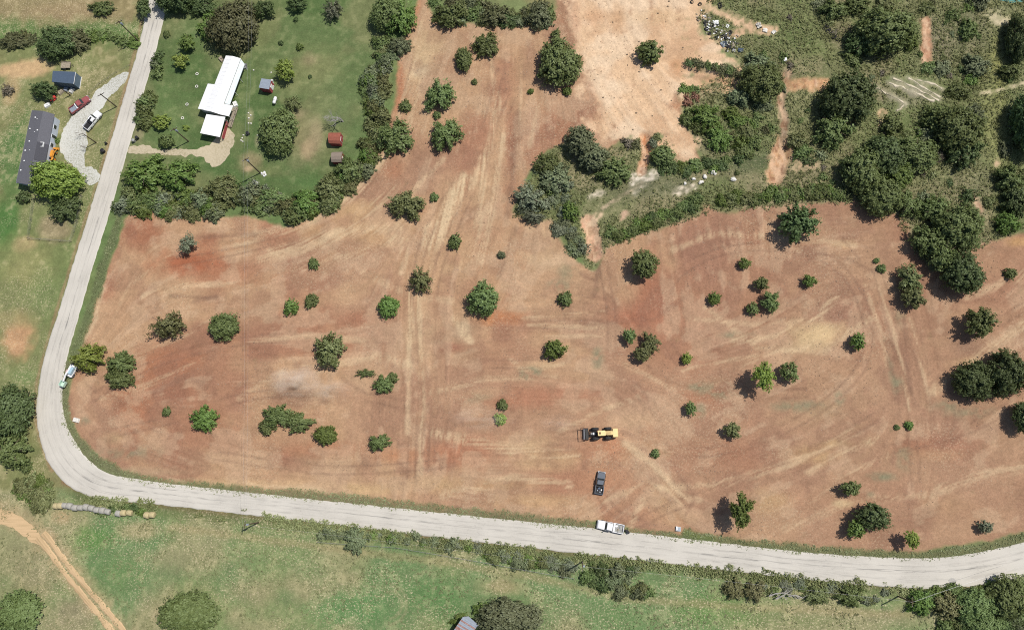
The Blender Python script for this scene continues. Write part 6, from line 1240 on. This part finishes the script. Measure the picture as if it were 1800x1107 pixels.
for k in range(260):
    t = gq.random(); px = 1236+58*t+gq.gauss(0, 7); py = 34+52*t+gq.gauss(0, 6); x, y, z = G(px, py); s = gq.uniform(.12, .42); mb[gq.choice((0, 1, 1, 2))].box((x, y, z+s*.3), (s*gq.uniform(.6, 3), s, s*.5), gq.uniform(0, 3), 0, .8, gq.uniform(-.4, .4))
al = MB(); 
for i, q in enumerate(mb): k = len(al.v); al.v += q.v; al.f += [tuple(k+j for j in f) for f in q.f]; al.m += [i]*len(q.f)
tag(al.build('debris', [M_WHITE, M_BLACK, M_WOOD]), 'loose scrap and broken bits strewn through the rubbish dump', 'debris', None, 'stuff')
gq = random.Random(43); mb = MB()
for k in range(170):
    px, py = gq.uniform(1020, 1235), gq.uniform(0, 285)
    x, y, z = G(px, py); i_, j_ = int((x-GX0)/GS), int((y-GY0)/GS)
    if m_slope[j_, i_] < .7: continue
    s = .05+.17*gq.random()**2.5; mb.blob((x, y, z+s*.2), (s*gq.uniform(.7, 1.8), s, s*.6), k, .3, 6)
tag(mb.build('clods', M_CLOD), 'dark clods and scraps scattered over the bare slope', 'clods', None, 'stuff')
# concrete box on the verge
x, y, z = G(1192, 929); e = empty('utility_box', (x, y, z), -.1); tag(e, 'pale concrete utility box on the verge left of the tall green tree', 'utility box')
MB().box((0, 0, .2), (1.15, 1.0, .5), taper=.95).build('vault', M_CONC, e); MB().box((.1, 0, .47), (.75, .7, .06)).build('lid', M_GALV, e); MB().box((-.35, .15, .5), (.3, .8, .1), .15).build('bracket', M_WHITE, e)
# pen fence and drive rail
def fence(pts, step, hh, label, name, wires, r=.05, m=M_WOOD):
    Q = [P(a_, b_) for a_, b_ in pts]; e = empty(name, (*Q[0], 0)); tag(e, label, 'fence')
    for (x0, y0), (x1, y1) in zip(Q[:-1], Q[1:]):
        n = max(1, int(math.hypot(x1-x0, y1-y0)/step))
        for i in range(n+1): xx, yy = x0+(x1-x0)*i/n, y0+(y1-y0)*i/n; loc_obj(e, MB().tube((xx, yy, zg(xx, yy)-.2), (xx, yy, zg(xx, yy)+hh), r, n=6), 'post', m)
        for zz in wires: loc_obj(e, MB().tube((x0, y0, zg(x0, y0)+zz), (x1, y1, zg(x1, y1)+zz), .013, n=4), 'rail', M_STEEL)
fence([(62,350),(52,420),(126,425),(138,390),(146,345)], 2.4, 1.2, 'low wire fence round the worn pen below the lime tree', 'pen_fence', (.3, .6, .9, 1.15))
fence([(229,116),(206,128),(176,148),(158,166)], 2.6, .7, 'low rail fence along the upper side of the gravel drive', 'rail_fence', (.35, .62), .06)
fence([(560,952),(700,962),(830,984),(940,1004),(1010,1016)], 3.4, 1.2, 'wire fence along the lower roadside shrubs', 'pasture_fence', (.5, .8, 1.1), .05)
for k, (px, py, m_, lb) in enumerate(((84,186,M_WHITE,'white board leaning at the top end of the grey house'),(108,163,M_WOOD,'tan pallet beside the blue-grey shed'),(127,160,M_CONC,'pale slab with clutter below the blue-grey shed'),(117,157,M_GALV,'grey tub below the blue-grey shed'),(431,118,M_STEEL,'grey scrap heap at the upper corner of the white roofed house'),(414,184,M_WHITE,'white chest beside the small porch roof of the white house'),(390,105,M_WOOD,'tan wood pile at the top end of the white roofed house'),(449,322,M_CONC,'grey slab leaning in the lower lawn hedge'),(135,738,M_STONE,'pale rubble heap on the field edge inside the road bend'))):
    x, y, z = G(px, py); e = MB().box((0, 0, .25), (1.6, 1.1, .5), .3*k+.5, taper=.85).box((.2, .1, .55), (.7, .5, .3), k, 0, .8).build('yard_clutter', m_); e.location = (x, y, z); tag(e, lb, 'clutter')
# dust hanging where the machine has worked
def dust(px, py, rx, ry, rzm, dens, label, seed, hz=4.0):
    x, y = P(px, py, hz); a_ = rx/7.0; b_ = ry/7.0
    mb = MB(); n = 20; mb.loft([[(math.sin(th)*math.cos(2*math.pi*i/n), math.sin(th)*math.sin(2*math.pi*i/n), -math.cos(th)) for i in range(n)] for th in [math.pi*k/11 for k in range(1, 11)]])
    m = bpy.data.materials.new('dust'); m.use_nodes = True; N = m.node_tree.nodes; l = m.node_tree.links; N.clear(); out = N.new('ShaderNodeOutputMaterial'); v = N.new('ShaderNodeVolumePrincipled'); l.new(v.outputs[0], out.inputs['Volume'])
    v.inputs['Color'].default_value = (.94, .84, .72, 1); v.inputs['Anisotropy'].default_value = -.25
    tc = N.new('ShaderNodeTexCoord'); ln = N.new('ShaderNodeVectorMath'); ln.operation = 'LENGTH'; l.new(tc.outputs['Object'], ln.inputs[0])
    no = N.new('ShaderNodeTexNoise'); no.inputs['Scale'].default_value = 1.7; no.inputs['Detail'].default_value = 4; mp = N.new('ShaderNodeMapping'); mp.inputs['Location'].default_value = (seed, seed*2, 0); l.new(tc.outputs['Object'], mp.inputs[0]); l.new(mp.outputs[0], no.inputs['Vector'])
    f = N.new('ShaderNodeMapRange'); f.inputs['From Min'].default_value = 1.0; f.inputs['From Max'].default_value = .15; l.new(ln.outputs['Value'], f.inputs['Value']); g = N.new('ShaderNodeMapRange'); g.inputs['From Min'].default_value = .42; g.inputs['From Max'].default_value = .68; l.new(no.outputs['Fac'], g.inputs['Value'])
    mu = N.new('ShaderNodeMath'); mu.operation = 'MULTIPLY'; l.new(f.outputs[0], mu.inputs[0]); l.new(g.outputs[0], mu.inputs[1]); mu2 = N.new('ShaderNodeMath'); mu2.operation = 'MULTIPLY'; mu2.inputs[1].default_value = dens; l.new(mu.outputs[0], mu2.inputs[0]); l.new(mu2.outputs[0], v.inputs['Density'])
    o = mb.build('dust_cloud', m); o.location = (x, y, hz); o.scale = (a_, b_, rzm); tag(o, label, 'dust', None, 'stuff')
dust(520, 668, 50, 30, 3.2, .38, 'dust cloud drifting above the clump of three trees', 3.0, 7.0)
dust(580, 685, 42, 20, 2.0, .26, 'thin dust trailing right of the dust cloud', 7.0, 4.0)
dust(850, 735, 60, 20, 1.8, .2, 'faint dust around the bush pair left of the yellow machine', 11.0)
dust(985, 742, 40, 16, 1.4, .2, 'faint dust just behind the yellow machine', 15.0)
